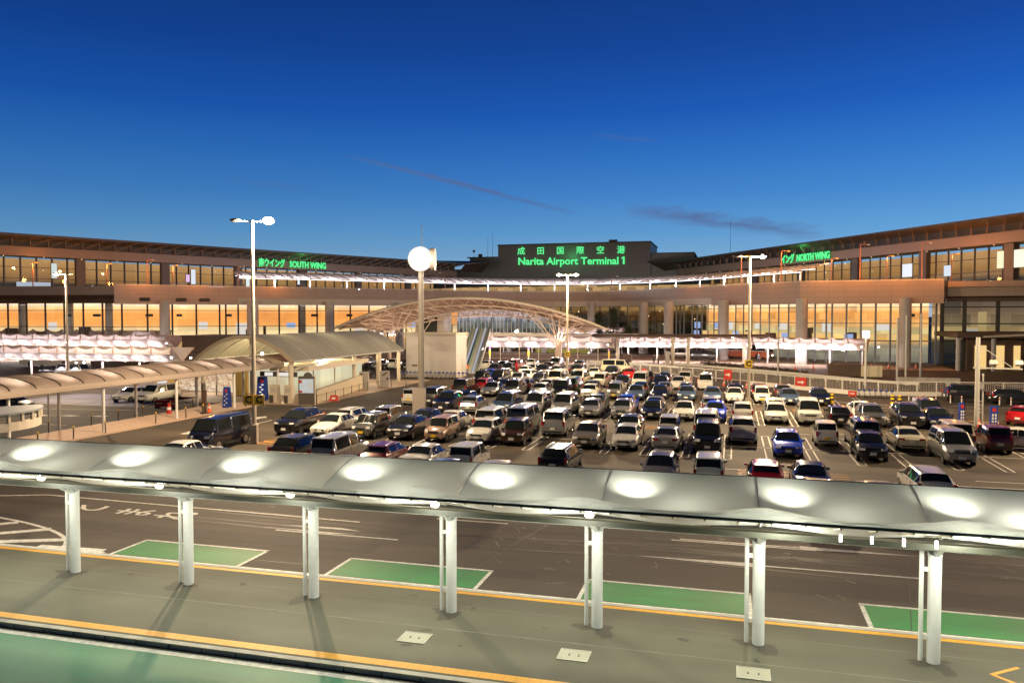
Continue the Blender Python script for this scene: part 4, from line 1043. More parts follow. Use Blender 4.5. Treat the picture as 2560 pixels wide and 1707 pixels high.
for k, (x, y, z0, h) in enumerate(((-82.5,266,28.7,7.0),(-80.8,266,28.7,8.5),(-1.0,262,24.6,14.0),(-87.6,266,28.7,2.3))):
    a = thing('antenna', ['thin roof antenna left of the name block, the shorter of a pair','thin roof antenna left of the name block, the taller of a pair','thin antenna mast rising behind the right wing roof','stubby mast with a ball on the low roof left of the name block'][k], 'antenna', (x,y,z0), 0, 'roof antennas')
    c = MB(); c.cyl((x,y,z0),(x,y,z0+h), .07, .03, n=6); 
    if k == 3: c.ball((x,y,z0+h), .5, 8)
    c.build('mast', M['darksteel'], a)
    c = MB(); c.box(x-.25,y-.25,z0,x+.25,y+.25,z0+.3); c.build('foot', M['darksteel'], a)
# green neon lettering
M['neon'] = glow('neon_green_letters', (.16,1.0,.36), 1.0); M['neon_edge'] = glow('neon_green_edge', (.0,.75,.12), .9)
def between(e, d, s):
    q = offset(e, d); x, y, a = along(q, s); return x, y, a
t = thing('illuminated_sign', 'large green lit sign naming the airport in kanji and English on the central block', 'sign', (-70.3,261.6,0), 0, 'green lit signs')
for k, c in enumerate('成田国際空港'):
    me = text_mesh(c, 2.7, .06, .022, 'CENTER'); 
    for v in me.vertices: v.co = (v.co.x+1.0+k*6.75, -.15-v.co.z, v.co.y+30.15-.06*k)
    for p in me.polygons: p.flip()
    me.materials.clear(); me.materials.append(M['neon']); link('lettering', me, t)
    me = text_mesh(c, 2.7, .03, .055, 'CENTER')
    for v in me.vertices: v.co = (v.co.x+1.0+k*6.75, -.02-v.co.z, v.co.y+30.15-.06*k)
    me.materials.clear(); me.materials.append(M['neon_edge']); link('letter_backing', me, t)
for body, w_ in (('Narita Airport Terminal', 34.0),):
    for mm, ext, bold, dy, nm in ((M['neon'], .06, .05, -.15, 'lettering'), (M['neon_edge'], .03, .12, -.02, 'letter_backing')):
        me = text_mesh(body, 3.35, ext, bold, 'LEFT'); xs = [v.co.x for v in me.vertices]; k = w_/(max(xs)-min(xs)); mn = min(xs)
        for v in me.vertices: v.co = ((v.co.x-mn)*k, dy-v.co.z, v.co.y+26.75-.012*(v.co.x-mn))
        me.materials.clear(); me.materials.append(mm); link(nm, me, t)
one = MB(); one.box(35.45,-.21,25.35,35.95,-.09,27.75); one.add([(34.95,-.21,27.05),(34.95,-.21,27.4),(35.45,-.21,27.75),(35.45,-.21,27.3)], [(0,1,2,3)])
one.build('lettering', M['neon'], t, local=True); one = MB(); one.box(35.36,-.06,25.27,36.04,.0,27.83); one.build('letter_backing', M['neon_edge'], t, local=True)
lamp('sign_glow', (-52,258.5,28.2), (.1,1,.3), 500, 1.0)
def wing_sign(label, e, s0, jp, en, wj, we, gap):
    x, y, a = between(e, 3.3, s0)
    t = thing('illuminated_sign', label, 'sign', (x,y,0), a, 'green lit signs')
    for body, w_, x0, size in ((jp, wj, 0, 1.75), (en, we, wj+gap, 1.75)):
        for mm, ext, bold, dy, nm in ((M['neon'], .05, .035, -.22, 'lettering'), (M['neon_edge'], .03, .085, -.06, 'letter_backing')):
            me = text_mesh(body, size, ext, bold, 'LEFT'); xs = [v.co.x for v in me.vertices]; k = w_/(max(xs)-min(xs)); mn = min(xs)
            for v in me.vertices: v.co = ((v.co.x-mn)*k+x0, dy-v.co.z, v.co.y*1.28+22.15)
            me.materials.clear(); me.materials.append(mm); link(nm, me, t)
    lp = lamp('sign_glow', (wj+we*.4, -1.6, 23.2), (.1,1,.25), 220, .8); lp.parent = t
    return t
wing_sign('green lit SOUTH WING sign on the fascia of the left wing', eL, 117.5, '南ウイング', 'SOUTH WING', 7.6, 11.4, 1.4)
wing_sign('green lit NORTH WING sign on the fascia of the right wing', eR, 53.4, 'イング', 'NORTH WING', 5.0, 11.8, 1.0)
# ------------------------------------------------------------------ bright canopy along the drop-off kerb
M['poly'] = membrane('ribbed_polycarbonate', (.78,.70,.68), .55, .4, .04)
cp = [(-104,152),(-93,163),(-81,177.5),(-68,192),(-54,204),(-37,208),(-20,201.5),(-8,188),(2.5,171.5),(11.5,159.5)]
cps = resample(smooth_poly(cp, 2), 2.2)
dc = thing('kerbside_canopy', 'long curved brightly lit canopy over the departures drop-off kerb', 'canopy', (-40,207,13.2))
f0, f1 = cps, offset(cps, 7.5)
b = MB(); b.ribbon([(x,y,16.9) for x,y in f0], [(x,y,18.5) for x,y in f1]); b.build('roof_sheet', M['poly'], dc)
b = MB()
for p, q in zip(f0, f1): b.bar((*p,16.98), (*q,18.6), .16, .16)
for d, z in ((0,16.85),(3.7,17.68),(7.5,18.5)):
    o_ = offset(cps, d)
    for p, q in zip(o_, o_[1:]): b.bar((*p,z), (*q,z), .12, .14)
b.build('rafters', M['cream_steel'], dc)
b = MB()
for d, z in ((1.2,16.75),(4.4,17.4)):
    o_ = offset(cps, d)
    for p, q in zip(o_, o_[1:]): b.bar((*p,z), (*q,z), .16, .08)
b.build('strip_lights', M['tubew'], dc)
for q in offset(resample(cps, 9), 1.0)[::4]:
    c = MB(); c.cyl((*q,13.2), (*q,16.9), .16, n=8); c.build('post', M['white'], dc)
for q in cps[1::3]: lamp('canopy_glow', (q[0], q[1]+1.0, 15.9), (1,.93,.96), 1700, .5)
# ================================================================== bus-stop tent canopies
BY = [(2.25,2.75,mat('band_purple', (.25,.12,.35), .5)), (1.1,2.25,M['yellow'])]
def far_canopy(label, loc, rz, xs, bay, k, power, group='bus stop tent canopies', bands=None, ppb=2, on=None):
    return hull_canopy(label, loc, rz, xs, bay, group, M['tent_pink'], False, k, lamps=[xs[0]+bay/ppb*i for i in range(int(len(xs)*ppb))] if on is None else on, glow_power=power*2.3, up=(1,.86,.84), colbands=bands, panels_per_bay=ppb)
far_canopy('pink white bus canopy with yellow banded posts behind the last parking row', (-43.3,140.8,0), R(-1), [0,7.4,14.8,22.2], 7.4, 1.0, 130, bands=BY)
far_canopy('smaller bright bus canopy seen above the yellow banded one', (-52,180,0), R(-2), [0,7,14,21,28], 7, 1.22, 200)
far_canopy('bus canopy with five posts right of the arch, nearer the brown flat roof', (-19.0,150.5,0), R(0), [0,5.4,10.8,16.2,21.4], 5.4, .95, 120)
far_canopy('rightmost bus canopy ending beside the glass annex', (6.0,148.5,0), R(-16), [0,5.2,10.4,15.6], 5.2, .98, 120)
far_canopy('upper left bus canopy below the orange glass wall', (-141,121.5,0), R(0), [7.3*i for i in range(7)], 7.3, 1.05, 150)
far_canopy('second left bus canopy, peeking over the upper one', (-150,137,0), R(1), [7.3*i for i in range(6)], 7.3, 1.15, 170)
far_canopy('lower left bus canopy in front of the dark parked cars', (-97.5,86.5,0), R(3), [5.6*i for i in range(6)], 5.6, .92, 80)

# ================================================================== barrel vault over the left walkway
M['vault'] = membrane('vault_membrane', (.40,.32,.27), .42, .4, .06)
M['vault_rib'] = mat('vault_rib', (.09,.075,.06), .5)
vt = thing('vaulted_walkway_roof', 'scalloped fabric vault roof over the pink paved walkway at left', 'canopy', (-46,55,0), 0)
VX0, VX1 = -48.4, -43.9
ys = [31.9+1.98*i for i in range(21)]
for i, (a, b_) in enumerate(zip(ys, ys[1:])):
    rows = []
    for j in range(9):
        f = j/8; y = a+(b_-a)*f; sag = .25*math.sin(math.pi*f)**.8
        rows.append([(-46.15-2.25*math.cos(t), y, 3.72+(.62+sag)*math.sin(t)) for t in [math.pi*q/14 for q in range(15)]])
    m = MB(); m.grid(rows); m.build('vault_panel', M['vault'], vt)
    if i % 2 == 0: 
        lp = lamp('vault_glow', (-44.85, (a+b_)/2+.1, 3.25), (1,.86,.72), 260, .08, 'SPOT', (math.pi,0,0), 110, parent=vt); lp.rotation_euler = (math.pi,0,0)
for y in ys:
    rb = MB(); rb.tube([(-46.15-2.25*math.cos(t), y, 3.74+.65*math.sin(t)) for t in [math.pi*q/14 for q in range(15)]], .055, 6); rb.build('rib_arch', M['vault_rib'], vt)
rb = MB(); rb.box(VX1-.08,31.9,3.50,VX1+.12,71.5,3.80); rb.box(VX0-.12,31.9,3.50,VX0+.08,71.5,3.80); rb.cyl((VX1+.02,31.9,3.44),(VX1+.02,71.5,3.44),.09,n=8); rb.build('eaves_beam', mat('vault_beam', (.34,.27,.22), .5), vt)
for y in (39.9,47.8,55.7,63.6,70.9):
    for x in (-44.15,-48.15):
        c = MB(); c.cyl((x,y,0),(x,y,3.5),.11,n=12); c.build('column', M['white'], vt)
c = MB(); c.cyl((-48.5,47.2,0),(-48.5,47.2,3.5),.06,n=8); c.bar((-48.5,47.2,1.1),(-48.15,47.8,1.1),.05); c.build('downpipe', M['white'], vt)
# bollards along both edges of the walkway
M['post_y'] = mat('bollard_yellow_tape', (.70,.45,.03), .5)
def bollard(x, y, label, lean=0):
    t = thing('bollard', label, 'bollard', (x,y,.10), 0, 'walkway bollards')
    c = MB(); c.cyl((0,0,0),(lean,0,.78),.045,n=10); c.build('post', M['darksteel'], t, local=True)
    c = MB(); c.cyl((lean,0,.78),(lean,0,.92),.05,n=10); c.build('reflective_band', M['post_y'], t, local=True)
for i, y in enumerate((41.6,44.5,47.4,52.6,56.2,58.4,64.6)): bollard(-43.65, y, f"{ORD[i+1]} dark post from the left along the near edge of the walkway", (.03 if i % 2 else -.02))
for i, y in enumerate((42.2,46.4,50.4,53.2,56.0,59.4,62.4)): bollard(-47.7, y, f"{ORD[i+1]} yellow topped post from the left along the far edge of the walkway")
def cone(x, y, label, z=0, s=1.0):
    t = thing('traffic_cone', label, 'traffic cone', (x,y,z), 0, 'traffic cones')
    c = MB(); c.cyl((0,0,.04*s),(0,0,.72*s),.15*s,.03*s,n=14); c.build('cone_body', M['orange'], t, local=True)
    c = MB(); c.cyl((0,0,.36*s),(0,0,.50*s),.098*s,.072*s,n=14); c.build('reflective_band', M['white'], t, local=True)
    c = MB(); c.box(-.19*s,-.19*s,0,.19*s,.19*s,.04*s); c.build('base', M['black'], t, local=True)
cone(-43.9,59.6,'orange cone beside the dark panel at the walkway edge',.1,1.2)
cone(-58.6,74.5,'left orange cone beyond the blue bays'); cone(-55.6,74.6,'orange cone beyond the blue bays, nearer the white sedan')
for i,(x,y) in enumerate(((-47.6,72.4),(-46.0,72.8),(-44.8,71.6))): cone(x,y,f"{ORD[i+1]} orange cone from the left before the shop front",.02)
cone(-31.0,61.5,'taller orange cone in the lane left of the navy sedan',0,1.1); cone(-29.5,62.6,'short orange cone right of the taller one in the lane',0,.8)
cone(-47.6,101.5,'left of two orange cones behind the white notice boards'); cone(-46.7,101.6,'right of two orange cones behind the white notice boards')
for i,(x,y) in enumerate(((9.5,132.5),(12.4,135.0),(18.2,137),(21.5,138.5),(24.2,139.5),(28.4,140.5))): cone(x,y,f"{ORD[i+1]} orange cone from the left in front of the right glass hall",0,1.2)
for i,(x,y) in enumerate(((-7.6,106.0),(-4.2,103.5),(-1.0,100.0),(1.6,97.6),(3.6,96.0))): cone(x,y,f"{ORD[i+1]} orange cone from the left along the foot of the white fence",0,1.0)

# ================================================================== vaulted entrance with shop, ramp walls and boards
M['vroof'] = membrane('entrance_roof_sheet', (.27,.26,.22), .12, .35, .12)
M['cream_in'] = mat('cream_lit_wall', (.70,.62,.44), .6); M['stone'] = bricks(mat('cream_stone', (.55,.47,.34), .6), 1.2, 1.4, .012, .85)
er = thing('entrance_roof', 'big grey vaulted roof over the underpass entrance beside the shop', 'canopy', (-47.5,83,0))
def varc(r_x, z0, h, n=20, x0=-47.5): return [(x0+r_x*math.cos(math.pi-math.pi*i/n*1.0), z0+h*math.sin(math.pi*i/n)) for i in range(n+1)]
arc_ = [(-47.5-5.7+11.4*i/20, 4.0+2.55*(1-((i-10)/10)**2)) for i in range(21)]
ya = [70+3.4*i for i in range(9)]
for a, b_ in zip(ya, ya[1:]):
    m = MB(); m.grid([[(x,y,z+(.05*math.sin(math.pi*f))) for x, z in arc_] for f, y in [(j/4, a+(b_-a)*j/4) for j in range(5)]]); m.build('roof_panel', M['vroof'], er)
m = MB()
for y in ya: m.tube([(x,y,z-.02) for x, z in arc_], .06, 6)
m.tube([(-41.8,70,4.0),(-41.8,97.2,4.0)], .09, 8); m.tube([(-53.2,70,4.0),(-53.2,97.2,4.0)], .09, 8); m.build('roof_ribs', M['steel'], er)
m = MB()
for (x, z), (x2, z2) in zip(arc_, arc_[1:]): m.bar((x,69.9,z-.12),(x2,69.9,z2-.12),.18,.34)
m.build('gable_beam', mat('gable_beam', (.36,.30,.22), .5), er)
for x, y in ((-42.3,70.3),(-52.6,70.5),(-42.3,84),(-42.0,90),(-42.2,96.5),(-47.5,71.5),(-52.6,96)):
    m = MB(); m.cyl((x,y,0),(x,y,4.1 if x != -47.5 else 6.2),.24 if y != 90 else .32,n=14); m.build('column', M['cream_steel'], er)
m = MB(); m.bar((-42.3,70.6,3.2),(-40.2,73.2,3.9),.10); m.bar((-42.3,84,3.2),(-40.9,85.0,3.9),.10); m.build('brace', M['steel'], er)
lamp('entrance_light', (-47.3,75.5,4.3), (1,.78,.42), 2200, .3, parent=er); lamp('entrance_light', (-46.5,84,4.3), (1,.82,.48), 2000, .3, parent=er); lamp('entrance_light', (-44.2,93,3.6), (1,.84,.58), 600, .3, parent=er)
m = MB()
for x, y, z in ((-44.6,72.4,3.75),(-47.3,73.0,4.6),(-44.0,80,3.6)): m.ball((x,y,z), .16, 10)
m.build('ceiling_lamp', M['bulb'], er)
# underpass entrance block: low stone wall, lit panels behind, flat lintel roof
ue = thing('underpass_entrance', 'low cream walled underpass entrance with backlit panels under the grey vault', 'building', (-41,78,0))
m = MB(); m.add([(-39.1,69.6,0),(-42.0,85.6,0),(-42.0,85.6,1.55),(-39.1,69.6,1.25)], [(0,1,2,3)], uv=[((0,0),(16,0),(16,1.55),(0,1.25))])
m.add([(-39.1,69.6,1.25),(-42.0,85.6,1.55),(-42.5,85.6,1.56),(-39.6,69.6,1.26)], [(0,1,2,3)], uv=[((0,0),(16,0),(16,.5),(0,.5))])
m.add([(-39.6,69.6,0),(-39.1,69.6,0),(-39.1,69.6,1.25),(-39.6,69.6,1.26)], [(0,1,2,3)], uv=[((0,0),(.5,0),(.5,1.2),(0,1.2))])
m.add([(-42.0,85.6,0),(-42.5,85.6,0),(-42.5,85.6,1.56),(-42.0,85.6,1.55)], [(0,1,2,3)], uv=[((0,0),(.5,0),(.5,1.2),(0,1.2))]); m.build('ramp_wall', M['stone'], ue)
M['backlit'] = lit_room('backlit_panels', [(0,(.55,.45,.25)),(1.2,(.9,.8,.5)),(2.6,(.85,.80,.55)),(3.2,(.95,.85,.55))], .95, (1.5,3.4), .15, 0, 3.2)
m = MB(); m.wall([(-44.2,72.5),(-45.4,87.2)], .3, 2.95); m.wall([(-45.4,87.2),(-43.0,87.4)], .3, 2.95); m.build('backlit_wall', M['backlit'], ue)
m = MB(); m.prism([(-41.2,71.8),(-45.4,71.4),(-46.6,87.6),(-42.2,87.6)], 2.96, 3.42); m.build('lintel_roof', M['cream_steel'], ue)
for x, y in ((-42.6,75.2),(-43.2,81),(-43.6,86.8)): 
    m = MB(); m.cyl((x,y,0),(x,y,2.96),.07,n=8); m.build('post', M['cream_steel'], ue)
m = MB(); m.box(-46.4,71.2,2.4,-42.2,71.35,2.9); hs = m.build('hanging_sign', M['darksteel'], ue)
m = MB(); m.box(-45.8,71.1,2.47,-44.9,71.18,2.83); m.box(-44.2,71.1,2.47,-42.8,71.18,2.83); m.build('lit_panel', M['desk_white'], hs)
for x in (-43.5,-41.9):
    t = thing('ticket_machine', ['left grey ticket machine before the underpass entrance','right grey ticket machine before the underpass entrance'][x > -43], 'machine', (x,69.3,0), 0, 'ticket machines')
    m = MB(); m.box(x-.42,69.0,0,x+.42,69.6,1.75); m.build('cabinet', M['cream_steel'], t)
    m = MB(); m.box(x-.30,68.975,1.05,x+.30,68.995,1.5); m.build('panel', M['steel'], t); m = MB(); m.box(x-.44,68.98,0,x+.0,68.998,.75); m.build('kick_plate', M['darksteel'], t)
# shop with lit shelves
sh = thing('convenience_shop', 'small shop with brightly lit shelves at the end of the walkway', 'building', (-52,77,0))
M['shelves'] = lit_room('shop_shelves_light', [(0,(.95,.85,.65)),(.5,(.9,.75,.5)),(1.6,(.85,.62,.38)),(2.3,(1.0,.9,.7)),(3.1,(1.1,1.0,.85))], 1.0, (.30,.22), .6, 0, 3.1, c1=(.55,.20,.12))
M['cream_glow'] = lit_room('cream_wall_glow', [(0,(.85,.66,.36)),(1.5,(.95,.80,.50)),(3,(1.0,.9,.62))], .8, (2.2,1.5), .12, 0, 3)  # the wall glows by itself in place of lamplight falling on it
m = MB(); m.wall([(-61.5,78),(-51.4,76.5)], .05, 3.0); m.build('shelving', M['shelves'], sh)
m = MB(); m.box(-61.8,73.6,3.0,-46.4,79,3.35); m.build('roof', M['cream_steel'], sh)
M['ochre'] = mat('ochre_wall', (.62,.38,.08), .6)
for q in ([(-61.6,79),(-61.6,74)], [(-51.3,76.5),(-51.2,73.9)]): m = MB(); m.wall(q, 0, 3.0); m.build('wall', M['ochre'], sh)
for x in (-61.4,-58.7,-56.1,-53.5,-51.4):
    m = MB(); m.box(x-.06,73.85,0,x+.06,74.0,3.0); m.build('mullion', M['white'], sh)
m = MB(); m.box(-56.6,73.6,2.35,-54.2,73.8,2.85); m.build('shop_sign', M['darksteel'], sh)
m = MB(); m.box(-61.0,73.85,.5,-59.8,73.95,2.9); m.build('poster_panel', M['desk_white'], sh)
m = MB(); m.wall([(-51.2,76.4),(-45.0,75.6)], .02, 3.0); m.build('glowing_cream_wall', M['cream_glow'], sh)
m = MB(); m.box(-46.9,75.2,2.1,-46.0,75.3,2.9); m.build('red_sign', M['red'], sh)
lamp('shop_light', (-55.5,75.2,2.7), (1,.9,.72), 500, .4, parent=sh)
# map board, signs and stands around the entrance
t = thing('map_board', 'tall dark map board with a rounded top before the cream wall', 'sign', (-39.4,68.3,0), R(12))
m = MB(); m.box(-.80,-.10,0,.80,.10,2.75); m.cyl((.12,-.06,2.72),(.12,.06,2.72),.42,n=20); m.build('frame', mat('board_brown', (.075,.065,.055), .5), t, local=True)
mp = mat('map_sheet', (.50,.52,.50), .5, emit=(.9,.95,1), es=.18); r_ = vary(mp, 2.2, .35, second=(.25,.38,.62))
m = MB(); m.box(-.68,-.125,1.15,.68,-.105,2.5); m.build('map_sheet', mp, t, local=True)
m = MB(); m.box(-.70,-.135,2.1,-.45,-.126,2.4); m.box(-.70,-.135,1.2,-.42,-.126,1.4); m.build('map_legend', M['red'], t, local=True)
m = MB(); m.box(.79,-.11,0,.84,.11,2.75); m.build('edge_trim', M['cream_steel'], t, local=True)
for k,(x,y,lab) in enumerate(((-42.0,86.0,'cream notice panel with a letter at the end of the ramp wall'),(-40.2,87.8,'cream notice panel with brown steps picture left of the luggage carts'))):
    t = thing('notice_panel', lab, 'sign', (x,y,0), R(4), 'cream notice panels')
    m = MB(); m.box(-.58,-.09,0,.58,.09,1.95); m.build('panel', M['offwhite'], t, local=True)
    m = MB()
    if k == 0: m.box(-.42,-.10,1.45,-.28,-.091,1.75); m.box(-.28,-.10,1.5,-.16,-.091,1.7)
    else:
        for q in range(4): m.box(-.3+q*.16,-.10,1.35+q*.1,-.1+q*.16,-.091,1.5+q*.1)
    m.build('pictogram', M['brown'], t, local=True)
    if k: m = MB(); m.box(.25,-.10,.9,.5,-.091,1.15); m.build('blue_patch', M['blue'], t, local=True)
for x, y, w_, h, lab in ((-45.0,63.7,.62,1.95,'blue A-frame sign standing at the end of the pink walkway'),(-45.6,70.4,1.0,2.4,'taller blue and white lit timetable sign before the shop')):
    t = thing('blue_sign', lab, 'sign', (x,y,.05), R(8), 'blue signs')
    m = MB(); m.obox((0,-.18,h/2),(w_,.05,h),rx=-.12); m.obox((0,.18,h/2),(w_,.05,h),rx=.12); m.build('boards', M['blue'], t, local=True)
    m = MB()
    for q in range(6): m.obox((-.12+.2*(q % 2),-.30+.02*q,h*.16+h*.10*q),(w_*.22,.012,h*.05),rx=-.12)
    m.build('lettering_strips', M['white'] if h < 2 else M['desk_white'], t, local=True)
    m = MB(); m.obox((-.02,-.115,h*.82),(w_*.34,.03,h*.14),rx=-.12); m.build('red_emblem', M['red'], t, local=True)
t = thing('direction_barrier', 'long low red sign with white arrows pointing left and right', 'sign', (-50.6,62.4,0), R(3))
m = MB(); m.box(-1.15,-.08,.12,1.15,.08,.75); m.build('board', M['red'], t, local=True)
m = MB(); m.box(-.85,-.095,.38,-.35,-.082,.48); m.add([(-1.02,-.095,.43),(-.82,-.095,.28),(-.82,-.095,.58)],[(0,1,2)]); m.box(.45,-.095,.38,.85,-.082,.48); m.add([(1.02,-.095,.43),(.82,-.095,.28),(.82,-.095,.58)],[(0,1,2)]); m.build('arrows', M['white'], t, local=True)
for x in (-.9,.9): m = MB(); m.box(x-.2,-.2,0,x+.2,.2,.12); m.build('foot', M['black'], t, local=True)
for x, y, lab in ((-47.0,58.3,'small red and white stand at the far walkway edge'),(-49.4,66.2,'red stand beside a column near the blue sign'),(-63.0,51.5,'red and white striped stand on a black base far left')):
    t = thing('striped_stand', lab, 'barrier', (x,y,0), 0, 'red and white stands')
    m = MB(); m.cyl((0,0,.06),(0,0,1.0),.22,.12,n=12); m.build('body', M['red'], t, local=True); m = MB(); m.cyl((0,0,.45),(0,0,.66),.2,.17,n=12); m.build('band', M['white'], t, local=True); m = MB(); m.box(-.35,-.3,0,.35,.3,.06); m.build('base', M['black'], t, local=True)
t = thing('advert_totem', 'narrow dark upright panel beside the last walkway column', 'sign', (-44.1,59.2,.1)); m = MB(); m.box(-.22,-.06,0,.22,.06,2.05); m.build('panel', M['brown'], t, local=True); m = MB(); m.box(-.3,-.2,0,.3,.2,.08); m.build('base', M['black'], t, local=True)
t = thing('chain_railing', 'row of thin dark posts with a chain in front of the cream ramp wall', 'railing', (-39.5,78,0)); m = MB()
pr = [(-38.7,68.9),(-39.0,71.4),(-39.3,73.8),(-39.6,76.2),(-39.9,78.6),(-40.2,81.0),(-40.3,83.4),(-40.2,86.0),(-39.4,88.0),(-38.4,90.0),(-37.4,92.0)]
for q in pr: m = MB(); m.cyl((*q,0),(*q,.95),.035,n=8); m.build('post', M['darksteel'], t)
m = MB()
for p, q in zip(pr, pr[1:]): m.bar((*p,.85),(*q,.85),.03)
m.build('chain', M['darksteel'], t)
t = thing('red_box', 'small red wedge shaped sign lying by the chain railing', 'sign', (-38.6,72.2,0), R(10)); m = MB(); m.add([(-.5,-.25,0),(.5,-.25,0),(.5,.25,0),(-.5,.25,0),(-.35,0,.6),(.35,0,.6)], [(0,1,5,4),(1,2,5),(2,3,4,5),(3,0,4),(3,2,1,0)]); m.build('body', M['red'], t, local=True); m = MB(); m.obox((0,-.14,.28),(.35,.012,.2),rx=-.4); m.build('label_patch', M['white'], t, local=True)

# ================================================================== white lift house and luggage carts
wb = thing('white_block_house', 'plain white block building in the middle with luggage carts along its foot', 'building', (-40.2,103,0))
bricks(M['offwhite'], 3.7, 2.9, .02, .82)
m = MB(); m.wall([(-43.9,103),(-36.5,103),(-36.5,107.4),(-43.9,107.4),(-43.9,103)], 0, 6.0); m.build('wall', M['offwhite'], wb)
m = MB(); m.prism([(-44.0,102.9),(-36.4,102.9),(-36.4,107.5),(-44.0,107.5)], 6.0, 6.2); m.build('roof', M['cream_steel'], wb)
m = MB(); m.box(-36.49,105.2,0,-36.46,107.0,2.6); m.build('door', M['steel'], wb)
m = MB(); m.box(-43.0,102.96,1.55,-42.2,102.985,1.75); m.build('name_strip', M['brown'], wb)
def cart(x, y, rz, label):
    t = thing('luggage_cart', label, 'luggage cart', (x,y,0), rz, 'luggage carts')
    m = MB()
    for sx in (-.26,.26): m.bar((sx,-.4,.18),(sx,.45,.22),.035); m.bar((sx,.42,.2),(sx,.55,1.0),.035)
    m.bar((-.26,.55,1.0),(.26,.55,1.0),.035); m.bar((-.26,-.4,.2),(.26,-.4,.2),.035); m.bar((-.26,.47,.55),(.26,.47,.55),.03); m.build('frame', M['chrome'], t, local=True)
    m = MB(); m.box(-.24,.36,.72,.24,.60,.92); m.build('basket', M['blue'], t, local=True)
    for sx, sy in ((-.24,-.36),(.24,-.36),(0,.4)): m = MB(); m.cyl((sx-.02,sy,.08),(sx+.02,sy,.08),.08,n=8); m.build('wheel', M['rubber'], t, local=True)
for i in range(9): cart(-43.6+.55*i, 100.8+.08*i, R(90), f"{ORD[i+1]} luggage cart from the left in the line left of the clock post")
for i in range(9): cart(-38.4+.55*i, 101.2+.05*i, R(90), f"{ORD[i+1]} luggage cart from the left in the line right of the clock post")
for i in range(7): cart(13.2+.52*i, 89.6-.06*i, R(90), f"{ORD[i+1]} luggage cart from the left in the line by the white fence")

# ================================================================== big arched truss roof over the bus road
M['arch_soffit'] = membrane('arch_roof_soffit', (.38,.26,.19), .25, .5, .03); M['truss'] = mat('truss_paint', (.50,.38,.30), .45)
ar = thing('arched_truss_roof', 'wide arched roof on a web of white trusses spanning the bus road', 'canopy', (-44,130,0))
AX0, AX1 = -69.3, -19.8
def archz(f, z0=6.25, h=5.3): return z0+h*(1-(2*f-1)**2)
N = 36
fr = [(AX0+(AX1-AX0)*i/N, 130-1.2*math.sin(math.pi*i/N), archz(i/N)) for i in range(N+1)]
bk = [(AX0+7+(AX1-AX0-12)*i/N, 137+3.5*math.sin(math.pi*i/N), archz(i/N, 5.6, 4.1)) for i in range(N+1)]
m = MB(); m.grid([fr, [tuple((Vector(p)*.5+Vector(q)*.5)+Vector((0,0,.35))) for p, q in zip(fr, bk)], bk]); m.build('roof_skin', M['arch_soffit'], ar)
m = MB(); m.grid([[(x,y,z+.22) for x,y,z in fr], [tuple((Vector(p)*.5+Vector(q)*.5)+Vector((0,0,.7))) for p, q in zip(fr, bk)], [(x,y,z+.2) for x,y,z in bk]]); m.build('roof_top', mat('arch_roof_top', (.14,.13,.16), .5), ar)
m = MB(); m.tube(fr, .2, 8); m.tube(bk, .16, 8); m.build('edge_tube', M['cream_steel'], ar)
m = MB(); lo = [(x, y+1.6, z-1.25*math.sin(math.pi*min(1,max(0,(i+.5)/N)))**.5) for i, (x, y, z) in enumerate(fr)]
lo2 = [(x, y-1.2, z-1.1*math.sin(math.pi*min(1,max(0,(i+.5)/N)))**.5) for i, (x, y, z) in enumerate(bk)]
m.tube(lo, .12, 6); m.tube(lo2, .12, 6)
for i in range(N):
    m.bar(fr[i] if i % 2 else lo[i], lo[i+1] if i % 2 else fr[i+1], .085); m.bar(bk[i] if i % 2 else lo2[i], lo2[i+1] if i % 2 else bk[i+1], .085)
    if i % 2: m.bar(lo[i], lo2[i], .08); m.bar(lo[i], lo2[min(N, i+2)], .06); m.bar(lo[i], lo2[max(0, i-2)], .06)
m.build('truss_web', M['truss'], ar)
m = MB()
for bx, by in ((-59,131),(-28.5,131),(-57,138),(-29.5,138)):
    for k in range(6):
        f = (bx-AX0)/(AX1-AX0)+(k-2.5)*.035; q = lo[int(max(1,min(N-1,f*N)))]
        m.bar((bx,by,3.2), (q[0], by+(k-2.5)*.7, q[2]), .12)
    m.cyl((bx,by,0),(bx,by,3.3),.35,n=12)
m.build('tree_columns', M['truss'], ar)
for x in (-60,-52,-44,-36,-28): lamp('arch_uplight', (x,131,5.2), (1,.74,.56), 850, .4, parent=ar)
# ribbed vault of the footbridge behind the arch, and its glazed side
fb = thing('footbridge_corridor', 'glazed footbridge with a ribbed white barrel roof behind the arch', 'building', (-44,150,0), 0)
def barrel(x, r=3.4, z0=8.25, n=12): return [(x, 150-r*math.cos(math.pi*i/n), z0+1.75*math.sin(math.pi*i/n)) for i in range(n+1)]
bx = [-51.5+1.0*i for i in range(19)]
m = MB(); m.grid([barrel(x) for x in bx]); m.build('barrel_roof', M['tent_pink'], fb)
m = MB()
for x in bx: m.tube([(a,b_,c+.03) for a,b_,c in barrel(x)], .09, 6)
m.build('roof_ribs', M['truss'], fb)
m = MB()
for i in range(13): 
    p = barrel(-51.5)[i]; m.bar((-51.6,150,8.25), (-51.6,p[1],p[2]), .10)
m.bar((-51.6,146.6,8.25),(-51.6,153.4,8.25),.16); m.build('end_fan', M['truss'], fb)
m = MB(); m.wall([(-53.5,146.55),(-33.3,146.55)], 5.2, 8.2); m.build('window', M['pane'], fb)
m = MB()
for i in range(28): m.box(-53.5+.75*i-.04,146.45,5.2,-53.5+.75*i+.04,146.53,8.2)
m.build('mullions', M['cream_steel'], fb)
